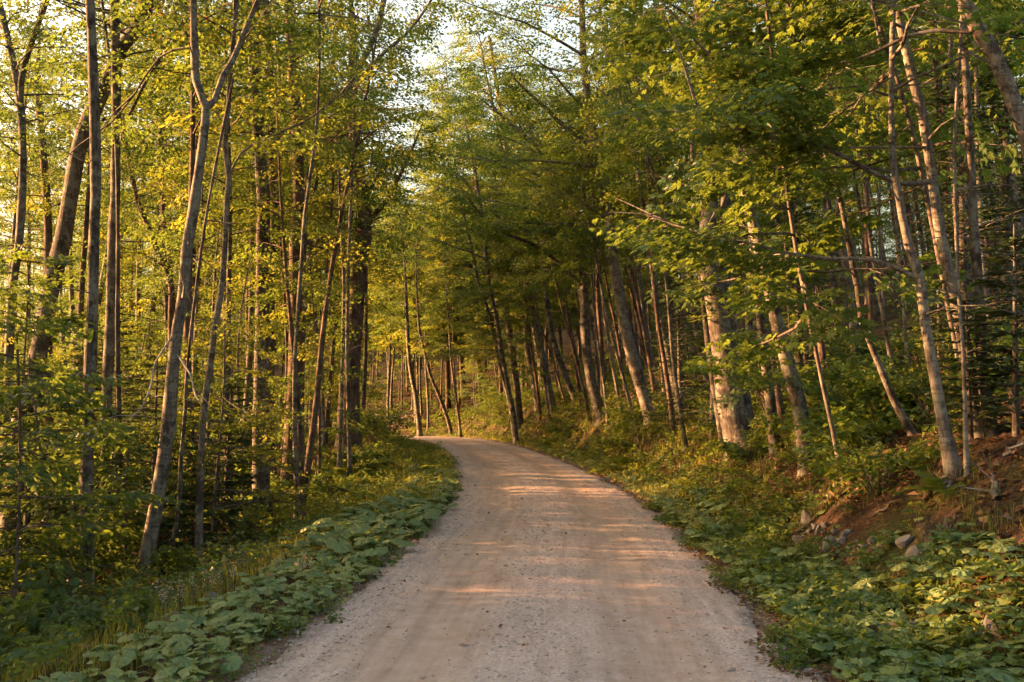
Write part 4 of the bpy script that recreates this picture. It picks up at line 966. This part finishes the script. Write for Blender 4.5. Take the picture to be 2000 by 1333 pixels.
def blades(a, x, y, h, w, mat=0):
    n = len(x); z = hgt(x, y) - .02; an = rngg.uniform(0, 6.28, n); ln = rngg.uniform(.15, .75, n) * h
    d = np.stack([np.cos(an), np.sin(an)], -1); sd = np.stack([-d[:, 1], d[:, 0]], -1) * (w / 2)[:, None]
    def P(f, up, k): return np.stack([x + d[:, 0] * ln * f + sd[:, 0] * k, y + d[:, 1] * ln * f + sd[:, 1] * k, z + h * up], -1)
    V = np.stack([P(0, 0, -1), P(0, 0, 1), P(.35, .62, -.8), P(.35, .62, .8), P(1, .85, 0)], 1)
    F = np.array([[0, 1, 3], [0, 3, 2], [2, 3, 4]])
    a.add(V.reshape(-1, 3), (F[None] + (np.arange(n) * 5)[:, None, None]).reshape(-1, 3), mat)
ga = Acc()
for n, s0, s1, y0, y1, h, w, cond in [(1600, 1.72, 2.3, 5, 22, .10, .006, patchy(1.7, .15)), (1600, -2.3, -1.7, 5, 22, .11, .006, patchy(1.7, .1)), (2500, -4.4, -2.7, 5, 16, .3, .007, patchy(.9, -.3)), (8000, -5.5, -1.95, 15, 36, .32, .011, None), (2500, -5.5, -2.0, 36, 58, .16, .014, None), (3500, -4.5, -1.95, 5, 15, .22, .006, patchy(1.1, -.1)),
                                     (3500, 2.0, 4.2, 5, 13, .20, .006, patchy(1.0, .0)), (8500, 2.0, 4.6, 14, 40, .26, .010, patchy(.9, -.4)),
                                     (5500, 2.0, 4.6, 38, 66, .25, .016, patchy(.7, -.3)), (900, 2.5, 4.0, 8, 14, .2, .006, patchy(.9, .3)), (5000, -12, -4, 9, 30, .34, .008, patchy(.6, .1))]:
    x, y, s = scatter(n, s0, s1, y0, y1, 1.0, cond); m = len(x)
    blades(ga, x, y, h * rngg.uniform(.45, 1.25, m), w * rngg.uniform(.7, 1.4, m))
tag(link('grass', ga.mesh('grass', [M_GRASS])), 'tufts of green and yellowing grass along both verges', 'grass', kind='stuff')

# dead leaves on the banks and along the road edges
la = Acc()
for n, s0, s1, y0, y1, sz, cond in [(13000, 2.9, 9, 6, 24, .11, None), (5000, -14, -3, 6, 30, .085, None), (5200, 1.35, 2.6, 4, 14, .05, lambda x, y, s: s > 1.75 - .3 * wob(x, y, 1.3)), (2200, 1.5, 2.4, 14, 30, .06, lambda x, y, s: s > 1.8 - .25 * wob(x, y, 1.3)),
                                   (2600, -2.5, -1.5, 4.5, 20, .05, lambda x, y, s: s < -1.8 + .2 * wob(x, y, 1.3)), (70, -1.7, 1.7, 5, 26, .05, None), (5000, 3, 12, 62, 80, .16, None)]:
    x, y, s = scatter(n, s0, s1, y0, y1, 1.0, cond); m = len(x)
    zz = np.where(np.abs(s) < 1.95, road_z(s, y), np.maximum(hgt(x, y), road_z(s, y))) + rngg.uniform(.004, .03, m)
    an = rngg.uniform(0, 6.28, m)
    leaves(la, np.stack([x, y, zz], -1), np.stack([np.cos(an), np.sin(an), rngg.normal(0, .2, m)], -1), np.stack([rngg.normal(0, .6, m), rngg.normal(0, .6, m), np.ones(m)], -1), sz * rngg.uniform(.5, 1.2, m), 'kite')
tag(link('leaf_litter', la.mesh('leaf_litter', [M_DRY])), 'brown dead leaves lying on the banks and road edges', 'leaf litter', kind='stuff')

# loose gravel on the road
gs = Acc()
OCT = np.array([[1, 0, 0], [0, 1, 0], [-1, 0, 0], [0, -1, 0], [0, 0, .5], [0, 0, -.5]])
OF = np.array([[0, 1, 4], [1, 2, 4], [2, 3, 4], [3, 0, 4], [1, 0, 5], [2, 1, 5], [3, 2, 5], [0, 3, 5]])
def gravel(n, mu, sd, y0, y1, sz, pw=1.4):
    Y = y0 + (y1 - y0) * rngg.random(n) ** pw; S = np.clip(rngg.normal(mu, sd, n), -2.3, 2.3)
    x, y = xy_of(S, Y); r = sz * np.exp(np.clip(rngg.normal(0, .45, n), -1, .8)); an = rngg.uniform(0, 6.28, n)
    V = OCT[None] * (1 + rngg.normal(0, .22, (n, 6, 3))) * r[:, None, None]
    V[:, :, 0] *= rngg.uniform(.8, 1.5, n)[:, None]
    c, s_ = np.cos(an)[:, None], np.sin(an)[:, None]
    V = np.stack([V[..., 0] * c - V[..., 1] * s_, V[..., 0] * s_ + V[..., 1] * c, V[..., 2]], -1)
    V += np.stack([x, y, np.where(np.abs(S) < 1.85, road_z(S, Y), np.maximum(road_z(S, Y), hgt(x, y) - .02)) + r * .2], -1)[:, None]
    gs.add(V.reshape(-1, 3), (OF[None] + (np.arange(n) * 6)[:, None, None]).reshape(-1, 3))
gravel(5200, .05, .28, 4.5, 26, .0075); gravel(4800, -1.55, .24, 4.5, 26, .0075); gravel(4800, 1.5, .26, 4.5, 24, .0075); gravel(1800, 0, 1.0, 4.5, 24, .006); gravel(1500, 1.95, .14, 4.5, 18, .008); gravel(1500, -1.95, .14, 4.5, 18, .008); gravel(260, 0, 1.1, 4.5, 22, .015)
tag(link('gravel', gs.mesh('gravel', [M_GRAVEL])), 'loose grey gravel in bands along the road middle and edges', 'gravel', kind='stuff')

# stones of the ditch and verge
def rock_mesh(seed):
    rng = np.random.default_rng(seed); import bmesh
    bm = bmesh.new(); bmesh.ops.create_icosphere(bm, subdivisions=2, radius=1)
    ax = unit(rng.normal(0, 1, (9, 3))); of = rng.uniform(.35, .8, 9)
    for v in bm.verts:
        p = np.array(v.co)
        for a_, o_ in zip(ax, of):
            dd = p @ a_ - o_
            if dd > 0: p = p - a_ * dd * .9
        v.co = p * (1 + rng.normal(0, .02))
    me = bpy.data.meshes.new('rock'); bm.to_mesh(me); bm.free(); me.materials.append(M_STONE); return me
ROCK = [rock_mesh(k) for k in range(5)]
ROCKS = [(1575, 1020, .16, (1.7, .6, .5), 'long pale stone lying at the top of the right ditch stones'), (1618, 1074, .11, (1, 1, 1), 'white rounded stone with a rusty side in the right ditch'),
         (1598, 1040, .08, (1, .8, 1), 'pale upright stone right of the long one in the ditch'), (1612, 1037, .07, (1, .8, .9), 'small grey stone beside the pale upright one'),
         (1690, 1214, .2, (1.6, .8, .35), 'flat brown rock half covered by coltsfoot at the right road edge'), (1740, 1246, .2, (1.7, .9, .4), 'second flat brown rock nearer in the coltsfoot at right'),
         (1936, 1246, .13, (1, 1, .8), 'grey boulder among the coltsfoot near the right edge'), (1795, 1090, .15, (1.2, .9, .7), 'grey green stone at the right end of the ditch stones'),
         (1770, 1070, .1, (1, 1, .7), 'small stone just left of the grey green one'),
         (520, 1140, .14, (1.4, .9, .5), 'layered grey rock under the big leaves on the left verge'), (540, 1128, .13, (1.3, 1, .5), 'grey rock behind the layered one on the left verge'),
         (548, 1152, .09, (1, 1, .6), 'small pale stone in front of the layered rock'), (420, 1172, .13, (1.5, .8, .6), 'pale rock among the seed heads on the left verge'),
         (318, 1228, .08, (1, .9, .8), 'pinkish stone at the outer edge of the left verge'), (345, 1216, .1, (1.2, .9, .6), 'grey stone behind the pinkish one'), (1560, 1060, .1, (1.3, .9, .5), 'flat stone at the left end of the ditch stones')]
for q, (px, py, r, sc, lb) in enumerate(ROCKS):
    dd = ground_hit(px, py) or 10; p = at(px, py, dd)
    o = link('rock', ROCK[q % 5], None, (p[0], p[1], float(hgt(p[0], p[1])) + r * sc[2] * .25), (rngg.normal(0, .2), rngg.normal(0, .2), px * .37), tuple(r * k for k in sc))
    tag(o, lb, 'rock', 'stones of the verges')
for q in range(26):
    px = rngg.uniform(1560, 1720); py = 1040 + (px - 1560) * .24 + rngg.uniform(-18, 22)
    dd = ground_hit(px, py) or 10; p = at(px, py, dd); r = rngg.uniform(.022, .06)
    tag(link('rock', ROCK[q % 5], None, (p[0], p[1], float(hgt(p[0], p[1])) + r * .4), (rngg.normal(0, .3), rngg.normal(0, .3), rngg.uniform(0, 6)), (r * 1.2, r, r * .8)), 'fist sized grey stone in the heap of ditch stones at right', 'rock', 'small ditch stones')

# ferns
def frond(seed):
    rng = np.random.default_rng(seed); a = Acc(); n = 17
    t = np.linspace(0, 1, n); X = t * 1.0; Z = .55 * t - .62 * t ** 2.2
    tube(a, np.stack([X, X * 0, Z], -1)[::2], np.linspace(.010, .003, 9), 3)
    P, D, Nn, S = [], [], [], []
    for k in range(2, n):
        L = .26 * math.sin(math.pi * (t[k] * .86 + .10)) + .03
        for sg in (-1, 1):
            for u in (.0, .33, .66):
                P.append([X[k] + u * L * .35, sg * u * L * .95, Z[k] - .1 * u * L]); D.append([.4, sg * 1.0, -.12]); Nn.append([rng.normal(0, .15), rng.normal(0, .15), 1]); S.append(L * (.5 - .12 * u))
    leaves(a, np.array(P), np.array(D), np.array(Nn), np.array(S), 'kite')
    return a.mesh('frond', [M_FERN])
FROND = [frond(k) for k in range(3)]
def ferns(n, s0, s1, y0, y1, label, group, sz=(.45, .8)):
    x, y, s = scatter(n * 3, s0, s1, y0, y1)
    for q in range(min(n, len(x))):
        e = link('fern', None, loc=(x[q], y[q], float(hgt(x[q], y[q]))), rot=(0, 0, rngg.uniform(0, 6.28)), scale=rngg.uniform(*sz)); e.empty_display_size = .1
        tag(e, label, 'fern', group)
        m = rngg.integers(5, 9)
        for k in range(m): link('frond', FROND[rngg.integers(0, 3)], e, (0, 0, 0), (rngg.normal(0, .12), rngg.normal(-.25, .18), k / m * 6.28 + rngg.normal(0, .2)), rngg.uniform(.75, 1.1))
ferns(16, -5.5, -2.8, 15, 26, 'arching fern on the slope below the left verge', 'ferns of the left slope')
ferns(18, 3.0, 6.0, 8, 20, 'arching fern on the near right bank', 'ferns of the near right bank', (.24, .4))
ferns(16, 2.6, 5.0, 26, 52, 'arching fern on the bank beside the far road', 'ferns of the far right bank', (.6, 1.0))

# pale dried flower heads on the left verge
for q, (px, py, n, lb) in enumerate([(322, 1215, 5, 'dry pale seed head leaning out at the outer left verge'), (350, 1205, 6, 'tallest pale seed head beside the pinkish stone'), (375, 1190, 5, 'pale pinkish seed head in front of the dark left slope'),
                                    (400, 1178, 6, 'pale seed head cluster behind the pale rock'), (452, 1160, 4, 'small seed head right of the pale rock'), (470, 1130, 5, 'cream flower head under the big leaves at the left'), (588, 1142, 4, 'small pale seed head right of the layered rock')]):
    dd = ground_hit(px, py) or 9; p = at(px, py, dd); zg = float(hgt(p[0], p[1]))
    e = link('seed_head_plant', None, loc=(p[0], p[1], zg)); tag(e, lb, 'flower', 'pale seed heads of the left verge')
    st, hd = Acc(), Acc()
    for k in range(n):
        tp = np.array([rngg.normal(0, .06), rngg.normal(0, .05), rngg.uniform(.18, .36)])
        tube(st, [[0, 0, -.03], tp * [.4, .4, .6], tp], [.004, .003, .002], 3)
        for j in range(16):
            c = tp + rngg.normal(0, 1, 3) * [.012, .012, .03] - [0, 0, .02]
            hd.add(OCT * .007 * rngg.uniform(.7, 1.4) + c, OF)
    link('stem', st.mesh('stem', [B_TWIG], True), e); link('seed_head', hd.mesh('seed_head', [M_SEED], True), e)['kind'] = 'stuff'

# fallen wood
def fallen(px, py, px2, py2, r, bark, label, lift=.05, name='fallen_branch'):
    d1 = ground_hit(px, py) or 30; d2 = ground_hit(px2, py2) or d1
    d2 = min(max(d2, d1 - 2.5), d1 + 2.5)
    a, b = at(px, py, d1), at(px2, py2, d2)
    n = 7; P = lerp(a, b, np.linspace(0, 1, n)[:, None]); P[1:-1, :2] += rngg.normal(0, .03, (n - 2, 2))
    P[:, 2] = np.maximum(hgt(P[:, 0], P[:, 1]) + r * .6, np.interp(np.linspace(0, 1, n), [0, 1], [hgt(*a[:2]) + r, hgt(*b[:2]) + r])) + np.linspace(0, lift, n)
    w = Acc(); tube(w, P, np.linspace(r, r * .5, n), 7, jit=.06, rng=rngg, cap=True)
    for k in range(4):
        i0 = rngg.integers(1, n - 1); dr = unit(rngg.normal(0, 1, 3) + [0, 0, .6]); l = rngg.uniform(4, 12) * r
        tube(w, [P[i0], P[i0] + dr * l * .5, P[i0] + dr * l], [r * .4, r * .3, r * .1], 4)
    tag(link(name, w.mesh(name, [BARK[bark]], True, P[0]), loc=P[0]), label, 'branch' if name == 'fallen_branch' else 'log', 'fallen wood')
for a in [(1690, 962, 1745, 934, .025, 'dead', 'pale bare stick lying on the right bank below the smooth slim trunk'), (1612, 988, 1636, 952, .014, 'dead', 'thin stick propped on the bank right of the dark leaning trunk'),
          (1704, 1014, 1756, 992, .016, 'twig', 'twig lying across the bare slope right of the ditch stones'), (1800, 992, 1850, 955, .03, 'brown', 'dark rotten branch on the right bank'),
          (1850, 965, 1842, 948, .015, 'dead', 'short pale twig right of the rotten branch'), (1950, 985, 1938, 960, .03, 'pale', 'broken stub of pale wood at the right edge of the bank'),
          (1440, 912, 1480, 868, .022, 'brown', 'reddish stick leaning at the foot of the big double trunk'), (1450, 915, 1472, 880, .018, 'brown', 'shorter stick beside the reddish one at the double trunk'),
          (1560, 850, 1600, 838, .02, 'dark', 'branch lying in the leaves behind the dark leaning trunk'), (1960, 895, 1998, 880, .015, 'dead', 'bare twigs reaching in at the right edge'),
          (40, 1262, 90, 1240, .02, 'dead', 'grey stick among the dark plants at the lower left'), (62, 1300, 35, 1255, .02, 'dead', 'grey stick crossing the other one at the lower left')]:
    fallen(*a)
fallen(146, 1262, 190, 1228, .10, 'brown', 'rotten brown log lying below the slender front trunk at left', 0, 'fallen_log')
fallen(706, 842, 812, 826, .10, 'brown', 'fallen log lit red at the edge of the stand beyond the bend', .5, 'fallen_log')
fallen(752, 836, 800, 845, .08, 'brown', 'second fallen log crossing the lit one beyond the bend', .2, 'fallen_log')
# splintered stump on the bare bank
dd = ground_hit(1850, 1048) or 9; p = at(1850, 1048, dd); zg = float(hgt(p[0], p[1]))
e = link('rotten_stump', None, loc=(p[0], p[1], zg)); tag(e, 'splintered rotten stump on the bare earth of the right bank', 'stump')
for k in range(9):
    w = Acc(); dx = rngg.normal(0, .09); tp = np.array([dx * 1.6 + .03, rngg.normal(0, .06), rngg.uniform(.05, .2)])
    tube(w, [[dx, 0, -.08], lerp(np.array([dx, 0, 0]), tp, .6), tp], [.03, .022, .006], 4, jit=.1, rng=rngg)
    link('splinter', w.mesh('splinter', [B_BROWN], False), e)
